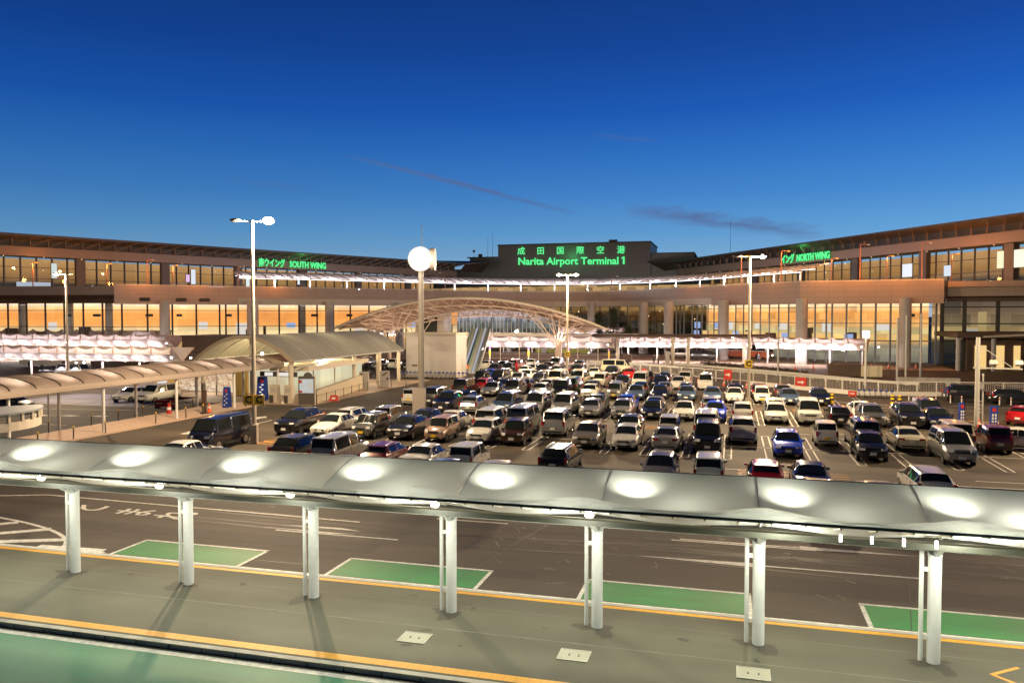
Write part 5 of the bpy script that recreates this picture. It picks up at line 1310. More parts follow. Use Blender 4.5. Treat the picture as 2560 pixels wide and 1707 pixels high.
M['bridge_in'] = lit_room('footbridge_light', [(5,(.15,.17,.16)),(6,(.30,.33,.30)),(7.4,(.45,.50,.55)),(8.2,(.95,.95,1.1))], .55, (.75,1.2), .7, 5, 8.2)
m = MB(); m.wall([(-54,153),(-33,153)], 5.2, 8.2); m.build('interior_wall', M['bridge_in'], fb)
m = MB(); m.box(-54,146.3,4.5,-33,153.6,5.2); m.prism([(-33,146.3),(-33,153.6),(-18,160),(-18,157)], 4.2, 5.0); m.build('floor_slab', M['cream_steel'], fb)
for x in (-50,-42,-35): m = MB(); m.box(x-.4,149,0,x+.4,150,4.5); m.build('column', M['pier'], fb)
for x in (-49,-44,-39): lamp('bridge_light', (x,150,7.9), (.95,.90,1), 480, .4, parent=fb)
lt = thing('lift_tower', 'dark glazed lift tower left of the ribbed footbridge roof', 'tower', (-57.6,149,0)); m = MB(); m.box(-60,147,0,-55.6,151,9.6); m.build('shaft', mat('lift_glass', (.05,.055,.04), .15), lt); m = MB(); m.box(-60.4,146.7,0,-59.6,151.2,10.2); m.box(-55.9,146.7,0,-54.6,151.2,10.2); m.box(-60.4,146.7,9.4,-54.6,151.2,10.2); m.build('frame', M['cream_steel'], lt)
# escalator beside the white block
es = thing('escalator', 'escalator with two glowing handrail strips climbing behind the white block', 'escalator', (-39,119,0))
e0, e1 = Vector((-37.7,111.5,0)), Vector((-40.3,126.5,6.4)); dx = Vector((.985,.17,0))
m = MB(); q = [e0-dx*1.5, e0+dx*1.5, e1+dx*1.5, e1-dx*1.5]; m.add(q+[v-Vector((0,0,.5)) for v in q], [(0,1,2,3),(4,7,6,5),(0,4,5,1),(1,5,6,2),(2,6,7,3),(3,7,4,0)]); m.build('truss', M['steel'], es)
for s_ in (-1.45,-.05,1.35):
    m = MB(); m.add([e0+dx*s_, e1+dx*s_, e1+dx*s_+Vector((0,0,1)), e0+dx*s_+Vector((0,0,1))], [(0,1,2,3)]); bl = m.build('balustrade', mat('balustrade_glass', (.10,.22,.18), .1) if s_ < 0 else M['pane_dark'], es)
for s_ in (-.75,.65):
    m = MB(); m.bar(e0+dx*s_+Vector((0,0,.08)), e1+dx*s_+Vector((0,0,.08)), .26, .04); m.build('lit_steps', glow('step_glow', (.85,.86,1), .5), es)
m = MB(); m.ball(tuple(e0+Vector((0,-.3,1.0))), .35, 8); m.build('red_beacon', glow('beacon_red', (1,.25,.08), .9), es)

# ================================================================== brown flat roofed walkway, wall and dark block
fl = thing('flat_roof_walkway', 'long brown flat roofed walkway in front of the right glass hall', 'canopy', (-8,146,0)); 
m = MB(); m.prism([(-24,141),(7.5,149.5),(6.5,153),(-25,145)], 4.75, 5.15); m.build('roof', M['brown'], fl)
m = MB()
for i in range(14): x = -23.5+2.3*i; m.bar((x,141.2+.27*(x+24),4.72),(x-.8,144.8+.27*(x+24),4.72),.25,.12)
m.build('rafters', M['cream_steel'], fl)
for x, y in ((-10.1,141.5),(-7.4,140.2),(-20,143.5),(2,149.5)): m = MB(); m.box(x-.28,y-.28,0,x+.28,y+.28,4.75); m.build('post', M['cream_steel'], fl)
m = MB(); m.box(-11.2,139.6,0,-10.5,139.9,2.4); m.build('timetable_panel', M['steel'], fl)
db = thing('dark_block_building', 'dark brown block building behind the left end of the grey vault', 'building', (-82,112,0)); m = MB(); m.box(-86,110,0,-76,118,5.1); m.build('wall', M['brown'], db); m = MB(); m.box(-86.2,109.8,5.1,-75.8,118.2,5.35); m.build('roof', M['darksteel'], db)
m = MB(); m.box(-76,111,3.0,-60,113,4.9); m.build('low_wing', M['brown'], db)
wl = thing('low_ramp_wall', 'low dark curved ramp wall left of the dark block', 'wall', (-90,108,0)); m = MB(); pts = smooth_poly([(-106,112),(-94,107.5),(-86,107),(-76,108)], 2); m.wall(pts, 0, 2.6); m.build('face', M['brown'], wl); m = MB(); m.ribbon([(x,y,2.6) for x,y in pts],[(x,y+.4,2.6) for x,y in pts]); m.build('coping', M['cream_steel'], wl)
sm = thing('curved_shelter_roof', 'small curved grey shelter roof with cream edge cut by the left edge', 'canopy', (-37,33.5,0))
for (nm, mm, zs, r0, r1) in (('roof', mat('shelter_grey', (.20,.22,.24), .5), (3.42,3.52), 0, 4.5), ('fascia', M['cream_steel'], (2.55,3.0), 4.1, 4.4)):
    m = MB(); A = [(-40.6+r*math.cos(a), 33.2+r*.9*math.sin(a)) for r in (r1,) for a in [R(-70+8*i) for i in range(17)]]; B = [(-40.6+r0*math.cos(a), 33.2+r0*.9*math.sin(a)) for a in [R(-70+8*i) for i in range(17)]]
    m.grid([[(x,y,zs[1]) for x,y in A],[(x,y,zs[1]) for x,y in B]], False); m.grid([[(x,y,zs[0]) for x,y in A],[(x,y,zs[1]) for x,y in A]], False); m.build(nm, mm, sm)
m = MB()
for a in [R(-66+12*i) for i in range(11)]: m.bar((-40.6+4.35*math.cos(a),33.2+3.95*math.sin(a),3.0),(-40.6+4.35*math.cos(a),33.2+3.95*math.sin(a),3.45),.14)
m.cyl((-38.2,33.6,0),(-38.2,33.6,3.3),.12,n=10); m.build('posts', M['cream_steel'], sm)

# ================================================================== fences, guard rails, hedge, signs on the right
M['fence'] = mat('fence_white', (.55,.53,.48), .5)
FP = [(-22,123.5),(-13,117),(-3.6,108.5),(5.5,100),(13.2,92.6),(20.9,93.4),(27.5,94.4),(48,97)]
fe = thing('white_fence', 'long white railing fence curving along the right side of the parking lot', 'fence', (5.5,100,0))
fp = resample(FP, 2.0); m = MB()
for q in fp: m.box(q[0]-.06,q[1]-.06,0,q[0]+.06,q[1]+.06,1.55)
m.build('posts', M['fence'], fe)
m = MB()
for p, q in zip(fp, fp[1:]):
    for z, h in ((1.52,.09),(.42,.07)): m.bar((*p,z),(*q,z),.07,h)
m.build('rails', M['fence'], fe)
m = MB()
for p, q in zip(fp, fp[1:]):
    for i in range(1, 12): f = i/12; x, y = p[0]+(q[0]-p[0])*f, p[1]+(q[1]-p[1])*f; m.bar((x,y,.42),(x,y,1.5),.022)
m.build('pickets', M['fence'], fe)
m = MB(); lowp = resample([(2,101.2),(12.8,91.3),(22,92.4)], 2)
for p, q in zip(lowp, lowp[1:]): m.bar((*p,.32),(*q,.32),.12,.42)
m.build('kick_board', M['fence'], fe)
gr = thing('guard_rail', 'steel guard rail with short posts running behind the white fence', 'guard rail', (0,118,0)); gp = resample([(-9,133),(0,124.5),(9,114.5),(17,104.5),(21,102)], 2.2); m = MB()
for p, q in zip(gp, gp[1:]): m.bar((*p,.62),(*q,.62),.07,.32)
m.build('rail', M['fence'], gr); m = MB()
for q in gp: m.cyl((q[0],q[1]+.12,0),(q[0],q[1]+.12,.75),.06,n=8)
m.build('posts', M['steel'], gr)
g2 = thing('guard_rail', 'pale guard rail lit white along the bus road left of the hedge', 'guard rail', (-12,134,0)); gp = resample([(-24,137.5),(-16,132),(-8,125)], 2.2); m = MB()
for p, q in zip(gp, gp[1:]): m.bar((*p,.62),(*q,.62),.07,.3)
m.build('rail', M['white'], g2); m = MB()
for q in gp: m.cyl((q[0],q[1]+.12,0),(q[0],q[1]+.12,.7),.05,n=6)
m.build('posts', M['steel'], g2)
M['hedge'] = mat('hedge_leaves', (.06,.045,.025), .7); vary(M['hedge'], 4, .5)
def leaf_cloud(mb, c, r, n, size, rnd):
    for _ in range(n):
        u_, v_, w_ = rnd.gauss(0,1), rnd.gauss(0,1), rnd.gauss(0,1); L = math.sqrt(u_*u_+v_*v_+w_*w_); k = rnd.random()**.4
        p = Vector((c[0]+r[0]*u_/L*k, c[1]+r[1]*v_/L*k, c[2]+r[2]*w_/L*k))
        a = Vector((rnd.uniform(-1,1),rnd.uniform(-1,1),rnd.uniform(-.6,.6))).normalized()*size*rnd.uniform(.6,1.3); b_ = a.cross(Vector((rnd.uniform(-1,1),rnd.uniform(-1,1),rnd.uniform(-1,1)))).normalized()*size*.45
        mb.add([p-a, p+b_, p+a, p-b_], [(0,1,2,3)])
hr = random.Random(5)
hd = thing('hedge', 'low clipped hedge in a planter behind the guard rail', 'hedge', (3,128,0)); m = MB()
for i in range(40): f = i/39; leaf_cloud(m, (-4.6+14.5*f, 138.5-22*f, .55), (.9,.9,.45), 60, .16, hr)
m.build('foliage', M['hedge'], hd); m = MB(); m.prism([(-5.6,138.2),(9.6,114.8),(10.9,115.6),(-4.0,139.4)], 0, .3); m.build('planter', M['kerb'], hd)
bs = thing('block_sign', 'long low dark block sign with a cream lit end behind the guard rail', 'sign', (16,120,0), 0); m = MB(); m.box(12.9,119.4,.1,17.2,121.2,1.75); m.build('dark_face', M['brown'], bs); m = MB(); m.box(17.2,119.2,.1,19.9,121.2,1.6); m.build('cream_end', M['cream_in'], bs)
bn = thing('concrete_bench', 'long pinkish concrete bench or barrier by the driveway on the right', 'barrier', (23,107,0)); m = MB(); m.box(19.5,106.8,.45,26.5,107.6,1.0); m.build('slab', M['kerb'], bn); m = MB(); m.box(20.5,106.9,0,21,107.5,.45); m.box(25,106.9,0,25.5,107.5,.45); m.build('legs', M['kerb'], bn)
def arrow_sign(x, y, z, w_, h, label, rz=R(-25)):
    t = thing('arrow_sign', label, 'sign', (x,y,0), rz, 'red arrow signs'); m = MB(); m.box(-w_/2,-.05,z,w_/2,.05,z+h); m.build('board', M['red'], t, local=True)
    m = MB(); c = z+h/2; m.box(-w_*.28,-.065,c-h*.07,w_*.12,-.052,c+h*.07); m.add([(w_*.32,-.06,c),(w_*.10,-.06,c+h*.2),(w_*.10,-.06,c-h*.2)],[(0,1,2)]); m.build('arrow', M['white'], t, local=True)
    m = MB(); m.box(-w_/2+.04,.05,0,-w_/2+.12,.13,z+h*.6); m.box(w_/2-.12,.05,0,w_/2-.04,.13,z+h*.6); m.build('legs', M['steel'], t, local=True)
arrow_sign(-.55,104.2,.45,1.05,1.3,'red sign with white arrow on the white fence, nearer the center'); arrow_sign(7.6,97.2,.35,1.3,1.1,'larger red sign with white arrow on the white fence left of the tall poles'); arrow_sign(12.2,90.3,.1,.85,.55,'small red arrow sign on the ground before the luggage carts'); arrow_sign(-12.2,114.8,.2,.7,.8,'small orange red sign at the far end of the white fence')
for i,(x,y) in enumerate(((17.0,87.0),(18.2,86.7),(19.3,86.4),(20.5,86.0),(21.4,85.7),(24.6,85.5),(25.6,85.6))):
    t = thing('delineator_post', f"{ORD[i+1]} short white post with red bands from the left before the black suv", 'bollard', (x,y,0), 0, 'white delineator posts'); m = MB(); m.cyl((0,0,.05),(0,0,.8),.06,n=10); m.build('post', M['white'], t, local=True); m = MB(); m.cyl((0,0,.55),(0,0,.66),.066,n=10); m.build('red_band', M['red'], t, local=True); m = MB(); m.cyl((0,0,0),(0,0,.05),.16,n=10); m.build('base', M['black'], t, local=True)
for i,(x,y) in enumerate(((14.9,83.6),(15.5,83.4),(8.8,82.6),(9.4,83.2))):
    t = thing('striped_barrel', f"{ORD[i+1]} yellow and black striped stand at the right end of the sixth row", 'barrier', (x,y,0), 0, 'yellow and black stands'); m = MB(); m.cyl((0,0,0),(0,0,.95),.2,.16,n=12); m.build('body', M['yellow'], t, local=True); m = MB(); m.cyl((0,0,.3),(0,0,.5),.2,.19,n=12); m.cyl((0,0,.68),(0,0,.82),.185,.175,n=12); m.build('black_bands', M['black'], t, local=True)
for x, y, rz, lab in ((19.1,67.7,R(10),'blue upright sign with red emblem right of the bracket pole'),(17.4,69.6,R(30),'blue upright sign half hidden behind the bracket pole')):
    t = thing('blue_sign', lab, 'sign', (x,y,0), rz, 'blue signs'); m = MB(); m.box(-.28,-.06,0,.28,.06,1.75); m.build('board', M['blue'], t, local=True)
    m = MB(); m.cyl((0,-.06,1.45),(0,-.075,1.45),.16,n=16); m.build('red_emblem', M['red'], t, local=True); m = MB()
    for k in range(4): m.box(-.16,-.075,.25+.24*k,-.02,-.062,.42+.24*k); m.box(.06,-.075,.25+.24*k,.18,-.062,.42+.24*k)
    m.build('lettering_blocks', M['white'], t, local=True)
t = thing('ladder_post', 'twin thin steel posts joined by rungs beside the bracket pole', 'post', (18.9,70.6,0)); m = MB(); m.cyl((-.18,0,0),(-.18,0,4.0),.07,n=10); m.cyl((.22,0,0),(.22,0,4.0),.07,n=10); m.build('uprights', M['steel'], t, local=True); m = MB()
for z in (.9,1.2,1.5,1.8): m.bar((-.18,0,z),(.22,0,z),.06)
m.build('rungs', M['steel'], t, local=True)
cone(19.6,68.6,'red cone stand just right of the blue sign with red emblem'); cone(18.1,67.6,'yellow and red cone between the bracket pole and the blue sign')

# ================================================================== street lamps, clock post, poles
def c_sign(t, z, dx):
    for s_ in dx:
        m = MB(); m.box(s_-.34,-.26,z-.33,s_+.34,-.20,z+.33); m.build('zone_sign', M['yellow'], t, local=True)
        o = text_obj('sign_letter', 'C', M['black'], (0,0,0), 0, .62, bold=.03); o.parent = t; o.location = (s_,-.27,z); o.rotation_euler = (R(90),0,0)
def street_lamp(label, x, y, h, heads, power, csign=None, r=.13, color=(1,.74,.44), arm=.95):
    t = thing('street_lamp', label, 'street lamp', (x,y,0), R(15), 'tall parking lot lamps')
    m = MB(); m.cyl((0,0,0),(0,0,h),r*1.15,r*.75,n=14); m.build('pole', M['cream_steel'], t, local=True)
    m = MB(); m.box(-r*1.6,-r*1.6,0,r*1.6,r*1.6,1.3); m.build('base_box', M['cream_steel'], t, local=True)
    m = MB(); m.bar((-arm*.9,0,h-.05),(arm*.9,0,h-.05),.08); m.build('cross_arm', M['cream_steel'], t, local=True)
    for s_, lit in heads:
        m = MB(); m.ball((s_*arm*1.15,0,h+.02), .42, 12, .30); hd_ = m.build('lamp_head', M['darksteel'], t, local=True)
        if lit:
            m = MB(); m.ball((s_*arm*1.15,-.03,h-.02), .40 if lit > 1 else .30, 12, .62); m.build('lamp_glass', M['bulb'], hd_, local=True)
            lp = lamp('lamp_light', (s_*arm*1.15,-.1,h-.6), color, power, .4); lp.parent = t
    if csign: c_sign(t, csign[0], csign[1])
    return t
street_lamp('tall street lamp at left with one lit and one dark head and C signs', -30.9, 46.7, 14.9, ((-1,0),(1,2)), 30000, (2.95,(-.30,.42)))
street_lamp('tall street lamp on the right with one lit head and a C sign', 1.4, 73.6, 13.8, ((-1,0),(1,1)), 26000, (4.3,(-.1,)))
street_lamp('twin lit street lamp behind the parking lot in front of the arch', -20.5, 100.5, 13.8, ((-1,1),(1,1)), 17000, (3.6,(0,)))
street_lamp('far left street lamp in front of the orange glass wall', -74.7, 75.5, 13.4, ((-1,1),), 16000, None)
street_lamp('street lamp by the driveway with its lit head just past the right edge', 26.5, 60.0, 15.0, ((-1,1),), 24000, None)
# clock post
ck = thing('clock_post', 'tall post with two round drum clock faces, the front one glowing white', 'clock', (-26.4,65.3,0), R(14))
m = MB(); m.cyl((0,0,0),(0,0,13.6),.27,.24,n=18); m.build('post', mat('clock_post_paint', (.19,.17,.145), .5), ck, local=True)
m = MB(); m.box(-.72,-.5,0,.34,.5,2.2); m.build('base_block', mat('clock_base', (.30,.26,.23), .6), ck, local=True)
m = MB(); m.cyl((0,-.35,13.5),(0,-.05,13.5),1.08,n=32); fr_ = m.build('clock_drum', M['cream_steel'], ck, local=True)
m = MB(); m.cyl((0,-.42,13.5),(0,-.36,13.5),1.05,n=32); m.build('clock_face', glow('clock_face_glow', (1,.98,.93), 1.2), fr_, local=True)
m = MB(); m.cyl((.85,.1,13.5),(1.25,.1,13.5),.98,n=32); m.build('clock_drum', mat('clock_drum_side', (.30,.25,.21), .5), ck, local=True)
m = MB(); m.cyl((.1,0,13.6),(.1,0,16.5),.03,n=6); m.build('lightning_rod', M['darksteel'], ck, local=True)
lp = lamp('clock_light', (0,-1.2,13.5), (1,.95,.85), 900, .9); lp.parent = ck
# bracket pole on the right
bp_ = thing('bracket_pole', 'grey pole with a T shaped bracket and small floodlights at the right edge', 'pole', (18.3,69.0,0), R(-5))
m = MB(); m.cyl((0,0,0),(0,0,6.9),.19,.15,n=16); m.build('pole', M['steel'], bp_, local=True)
m = MB(); m.bar((-.3,0,4.55),(3.0,0,4.50),.10); m.bar((.1,0,6.3),(2.4,0,4.55),.05); m.build('bracket', M['steel'], bp_, local=True)
for x in (1.05,2.75):
    m = MB(); m.obox((x,-.05,4.95),(.5,.3,.36),rx=-.5); m.build('floodlight', M['steel'], bp_, local=True)
# slim poles in front of the glass annex and along the bus road
for i,(x,y,h,lab) in enumerate(((19.6,107.4,8.3,'left of two close dark poles before the right glass hall'),(20.6,107.5,8.6,'right of two close dark poles before the right glass hall'),(22.6,109.2,8.8,'dark pole right of the close pair before the glass annex'),(14.0,94.0,6.6,'slim pole with a box standing at the fence near the luggage carts'),(6.2,118.2,7.0,'slim sign pole behind the guard rail left of the block sign'))):
    t = thing('slim_pole', lab, 'pole', (x,y,0), 0, 'slim poles'); m = MB(); m.cyl((0,0,0),(0,0,h),.14,.11,n=10); m.build('shaft', M['steel'], t, local=True); m = MB(); m.cyl((0,0,0),(0,0,.15),.26,n=10); m.build('foot', M['darksteel'], t, local=True)
    if i == 3: m = MB(); m.box(-.3,-.3,6.2,.3,.3,6.9); m.build('signal_box', M['bulb'], t, local=True)
# orange lamps and road lamps on the deck, plus added fill lamps
M['sodium'] = glow('sodium_lamp', (1,.36,.06), 1.3)
def deck_lamp(x, y, h, label, lit=True, dx=1.3):
    t = thing('deck_lamp', label, 'street lamp', (x,y,13.2), 0, 'lamps on the elevated road'); m = MB(); m.cyl((0,0,0),(0,0,h),.12,.08,n=8); m.bar((0,0,h),(dx,0,h+.1),.1); m.build('pole', mat('deck_lamp_pole', (.30,.12,.07), .5), t, local=True)
    m = MB(); m.ball((dx,0,h), .32, 8, .5); m.build('lamp_head', M['sodium'] if lit else M['steel'], t, local=True)
    if lit: lp = lamp('sodium_light', (dx,0,h-.5), (1,.40,.10), 1500, .3); lp.parent = t
deck_lamp(1.5,163.5,7.0,'orange deck lamp left of the NORTH WING sign',True); deck_lamp(8.5,155.5,7.2,'orange deck lamp just under the NORTH WING sign',True); deck_lamp(21,148.4,7.5,'dark lamp post on the deck in the middle of the right parapet',False); deck_lamp(30.5,147.6,7.5,'dark lamp post on the deck at the right end of the parapet',False)
deck_lamp(-110.5,131.5,6.2,'lamp post on the deck left of the SOUTH WING sign',False); deck_lamp(-99,144.5,5.5,'small lamp post on the deck below the SOUTH WING sign',False); deck_lamp(-66,178.5,5.5,'lamp post on the deck beside the name block left side',False,-1.3); deck_lamp(-29,197.0,5.0,'lamp post on the deck right of the twin street lamp',False)
for x, y in ((-110,130),(-103.5,138),(-92,147.5),(14,147),(20,146.2),(26,145.4),(32.3,144.6),(6,152.8),(-1,160.5),(-9,170)): lamp('parapet_fill_wash', (x+.6, y-1.4, 17.4), (1,.32,.06), 1500, .5)  # fixtureless lamps added to wash the parapet orange
for i, (x, y) in enumerate(((-139,132),(-127,139),(-117,147),(18,163),(27,159),(37,156))):  # extra lamps, poles included, added to tint the wing facades orange
    deck_lamp(x, y, 6.2, f"{ORD[i+1]} added orange fill lamp from the left on the deck before the {'left' if x < -50 else 'right'} wing windows", True, 1.0)
# signboards glowing on the departures floor
def board(x, y, z, w_, h, color, es_, label, rz):
    t = thing('lit_signboard', label, 'sign', (x,y,z), rz, 'lit signboards on the departures floor'); m = MB(); m.box(-w_/2-.08,.0,-h/2-.08,w_/2+.08,.2,h/2+.08); m.build('case', M['darksteel'], t, local=True); m = MB(); m.box(-w_/2,-.04,-h/2,w_/2,-.005,h/2); m.build('face', glow('signboard_glow', color, es_), t, local=True)
aR = math.atan2(147-251, 45.3+19.5)+0; aL = math.atan2(116,58.8)
def onwing(e, d, s): q = offset(e, d); return along(q, s)
SB = [(eR,92,17.6,2.6,2.6,(.9,.93,1),1.0,'white square signboard right of the curved canopy end'),(eR,102,17.0,1.6,2.0,(.8,.9,1),.9,'small white signboard on the right wing windows'),(eR,114,18.3,2.4,3.0,(1,.95,.6),1.0,'pale yellow lit board, left of the pair on the right wing'),(eR,117.2,18.3,2.4,3.0,(1,.97,.75),1.1,'whiter lit board, right of the pair on the right wing'),(eR,120,18.0,1.8,3.0,(.35,1,.2),.8,'green lit board on the right wing windows'),(eR,128,19.2,2.2,2.4,(.95,.97,1),1.1,'white board on the right wing far from the green one'),(eR,132.6,19.2,2.2,2.4,(.95,.9,.95),1.0,'white board with red stripe at the right end'),
      (eL,70,18.2,1.1,3.2,(.8,.9,.85),.8,'tall narrow board on the left wing near the far left lamp'),(eL,101,18.0,1.1,3.6,(.85,.9,1),.9,'tall white blue board left of the SOUTH WING sign'),(eL,99.6,17.6,.9,1.8,(.9,.6,.95),.9,'small pinkish board beside the tall white blue one'),(eL,115.5,17.2,1.0,3.2,(.85,.95,.95),.9,'tall narrow white board below the SOUTH WING sign'),(eL,131,17.6,1.5,1.3,(.85,.9,1),1.0,'small white board right of the SOUTH WING sign'),(eL,107,15.2,3.8,1.4,(.85,.88,1),1.0,'wide white lit counter board on the left wing'),(eL,66,15.0,6.5,1.3,(.75,.85,1),.55,'row of pale lit shop panels at the far left')]
for e, s, z, w_, h, c, es_, lab in SB:
    x, y, a = onwing(e, 5.3, s); board(x, y, z, w_, h, c, es_, lab, a)

# ================================================================== bus, vans, people, trees
def bus(x, y, rz, label, low, hi):
    t = thing('airport_bus', label, 'bus', (x,y,0), rz, 'airport buses'); L, Wd, H = 11.0, 2.5, 3.25
    m = MB()
    for z0, z1, mi in ((.35,1.5,1),(1.5,3.05,0)):
        m.box(-L/2,-Wd/2,z0,L/2,Wd/2,z1,mi=mi)
    m.box(-L/2+.1,-Wd/2+.08,3.05,L/2-.2,Wd/2-.08,H); m.build('body', [hi, low], t, local=True)
    for s_ in (-1,1):
        m = MB(); m.box(-L/2+.4,s_*(Wd/2+.012)-.01,1.65,L/2-.7,s_*(Wd/2+.012)+.01,2.75); m.build('side_windows', M['glass'], t, local=True)
        for xx in (-3.2,3.4): m = MB(); m.cyl((xx,s_*(Wd/2-.25),.5),(xx,s_*(Wd/2+.03),.5),.5,n=16,smooth=False); m.build('wheel', M['rubber'], t, local=True)
        m = MB(); m.box(L/2+.0,s_*.85-.2,.6,L/2+.03,s_*.85+.2,.85); m.build('headlight', M['bulb'], t, local=True)
    m = MB(); m.box(L/2+.005,-Wd/2+.12,1.45,L/2+.03,Wd/2-.12,2.95); m.build('windshield', M['glass'], t, local=True)
    m = MB(); m.box(L/2+.031,-.7,2.98,L/2+.05,.7,3.2); m.build('destination_board', M['desk_white'], t, local=True)
M['bus_orange'] = mat('bus_orange', (.75,.14,.02), .35); M['bus_white'] = mat('bus_white', (.62,.58,.52), .35)
bus(2.2,166.5,R(-25),'orange and white airport bus stopped right of the arch', M['bus_orange'], M['bus_white'])
bus(-34.5,164,R(5),'yellow green bus partly hidden behind the bright canopies', mat('bus_lime', (.5,.55,.08), .4), mat('bus_pale_lime', (.55,.58,.3), .4))
bus(-110,108,R(2),'pale bus behind the lower left canopy', M['bus_white'], M['bus_white'])
make_car('van','black',-5.4,156.5,R(92),'black van stopped on the bus road left of the orange bus',1,group='vans on the bus road'); make_car('van','gold',-10.6,162,R(92),'brownish van behind the black van on the bus road',1,group='vans on the bus road')
make_car('hatch','red',-84,170,R(60),'red car on the elevated road below the bright canopy left end',0,group='cars on the elevated road',z=13.25)
make_car('sedan','black',-69,182.5,R(50),'black car on the elevated road left of the clock post',0,group='cars on the elevated road',z=13.25); make_car('sedan','red',-53.5,197.5,R(70),'orange lit car on the elevated road right of the clock post',0,group='cars on the elevated road',z=13.25); make_car('sedan','navy',-25.5,196.5,R(100),'dark car on the elevated road right of the twin lamp',0,group='cars on the elevated road',z=13.25)
SK = mat('skin', (.45,.28,.20), .6)
def person(x, y, rz, label, top, legs):
    t = thing('person', label, 'person', (x,y,0), rz, 'people at the bus stops')
    def skin(name, V, E, Rr, m):
        me = bpy.data.meshes.new(name); me.from_pydata(V, E, []); o = bpy.data.objects.new(name, me); COL.objects.link(o)
        o.modifiers.new('s', 'SKIN'); sub = o.modifiers.new('d', 'SUBSURF'); sub.levels = 1
        for i, r_ in enumerate(Rr): me.skin_vertices[0].data[i].radius = r_
        me.skin_vertices[0].data[0].use_root = True
        dg = bpy.context.evaluated_depsgraph_get(); dg.update(); nm = bpy.data.meshes.new_from_object(o.evaluated_get(dg)); bpy.data.objects.remove(o)
        nm.materials.clear(); nm.materials.append(m); return link(name, nm, t)
    V = [(0,0,.92),(0,0,1.15),(0,0,1.38),(0,0,1.50),(0,-.01,1.62),(0,-.01,1.74),(.19,0,1.40),(.25,.03,1.14),(.25,-.06,.90),(-.19,0,1.40),(-.25,.03,1.14),(-.25,-.06,.90),(.09,0,.86),(.10,-.02,.48),(.10,.05,.08),(.10,-.10,.04),(-.09,0,.86),(-.10,.0,.48),(-.10,.09,.08),(-.10,-.06,.04)]
    E = [(0,1),(1,2),(2,3),(3,4),(4,5),(2,6),(6,7),(7,8),(2,9),(9,10),(10,11),(0,12),(12,13),(13,14),(14,15),(0,16),(16,17),(17,18),(18,19)]
    Rr = [(.15,.11),(.14,.10),(.16,.11),(.055,.055),(.095,.105),(.07,.08),(.065,.065),(.05,.05),(.035,.035),(.065,.065),(.05,.05),(.035,.035),(.09,.09),(.065,.065),(.045,.045),(.04,.03),(.09,.09),(.065,.065),(.045,.045),(.04,.03)]
    skin('body', V, E, Rr, SK)
    skin('jacket', [(0,0,.90),(0,0,1.15),(0,0,1.40),(.19,0,1.40),(.255,.03,1.14),(.25,-.05,.95),(-.19,0,1.40),(-.255,.03,1.14),(-.25,-.05,.95)], [(0,1),(1,2),(2,3),(3,4),(4,5),(2,6),(6,7),(7,8)], [(.175,.135),(.165,.125),(.17,.125),(.08,.08),(.065,.065),(.05,.05),(.08,.08),(.065,.065),(.05,.05)], top)
    skin('trousers', [(0,0,.90),(.09,0,.86),(.10,-.02,.48),(.10,.05,.10),(-.09,0,.86),(-.10,0,.48),(-.10,.09,.10)], [(0,1),(1,2),(2,3),(0,4),(4,5),(5,6)], [(.16,.12),(.10,.10),(.08,.08),(.06,.06),(.10,.10),(.08,.08),(.06,.06)], legs)
    m = MB(); m.ball((0,.02,1.70), .108, 10, 1.0); m.build('hair', M['black'], t, local=True)
DJ = mat('dark_jacket', (.02,.025,.05), .7); GJ = mat('grey_jacket', (.18,.17,.16), .7); JN = mat('dark_trousers', (.02,.02,.03), .7)
person(-13.4,141.8,R(20),'person in a dark jacket standing by the brown walkway posts', DJ, JN); person(-12.6,141.6,R(-60),'person in a grey jacket beside the one in dark clothes', GJ, JN)
person(-112,124.5,R(0),'person in dark clothes waiting under the upper left canopy', DJ, JN); person(-108,124.2,R(40),'person in grey waiting under the upper left canopy', GJ, JN)
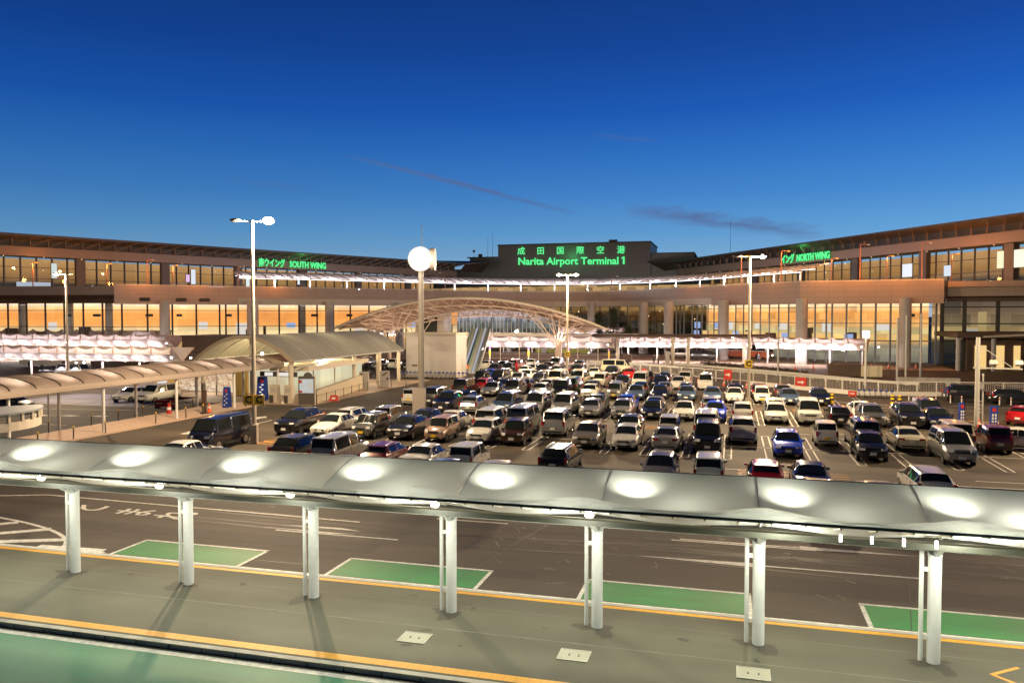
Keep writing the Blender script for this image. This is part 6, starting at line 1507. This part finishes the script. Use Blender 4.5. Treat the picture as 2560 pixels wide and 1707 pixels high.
for i_, (px_, py_) in enumerate(((-121.5,120.6),(-118.8,120.9),(-103.8,120.8),(-101.5,120.4))): person(px_, py_, R(40*i_), f"{ORD[i_+1]} from the left of four people waiting before the upper left canopy posts", (DJ, GJ)[i_ % 2], JN)
person(4.5,149,R(30),'person in dark clothes at the bus stop beside the orange bus', DJ, JN)
M['leaf'] = mat('evergreen_leaves', (.030,.045,.018), .7); vary(M['leaf'], 2.5, .5); M['bark'] = mat('bark', (.06,.045,.03), .8)
def tree(x, y, h, w_, label, seed):
    rd = random.Random(seed); t = thing('tree', label, 'tree', (x,y,0), 0, 'evergreen trees right of the arch'); m = MB(); m.cyl((x,y,0),(x+.1,y,h*.55),.16,.09,n=8); m.cyl((x+.1,y,h*.55),(x,y,h*.92),.09,.03,n=6)
    cl = []
    for i in range(16):
        a = rd.uniform(0,6.28); z = h*rd.uniform(.22,.95); rr = w_*(1.05-z/h)*rd.uniform(.5,1.1)
        c = (x+rr*math.cos(a), y+rr*math.sin(a), z); cl.append(c); m.cyl((x,y,z*.85),c,.05,.015,n=5)
    m.build('trunk', M['bark'], t); m = MB()
    for c in cl: leaf_cloud(m, c, (w_*.42,w_*.42,h*.09), 120, .16, rd)
    leaf_cloud(m, (x,y,h*.94), (w_*.3,w_*.3,h*.07), 90, .15, rd); m.build('crown', M['leaf'], t)
tree(-27.2,166,9.2,1.9,'bushy dark evergreen just right of the arch end',1); tree(-24.0,165,10.3,2.2,'taller dark evergreen beside the pale column',2); tree(-20.8,164,6.4,2.4,'low spreading dark bush right of the taller evergreen',3)
# wire fence behind the last row
wf = thing('mesh_fence', 'thin wire fence on pale posts behind the last parking row', 'fence', (-34,131,0)); m = MB()
for i in range(9): m.cyl((-45.5+3.4*i,132,0),(-45.5+3.4*i,132,3.1),.06,n=6)
m.build('posts', M['cream_steel'], wf); m = MB()
for z in (.4,1.2,2.0,2.9): m.bar((-45.5,132,z),(-18.3,132,z),.035)
m.build('wires', M['steel'], wf)
bw = thing('boundary_wall', 'low brown wall behind the wire fence under the banded canopy', 'wall', (-34,147,0)); m = MB(); m.box(-48,147,0,-18,147.3,1.5); m.build('face', M['brown'], bw)
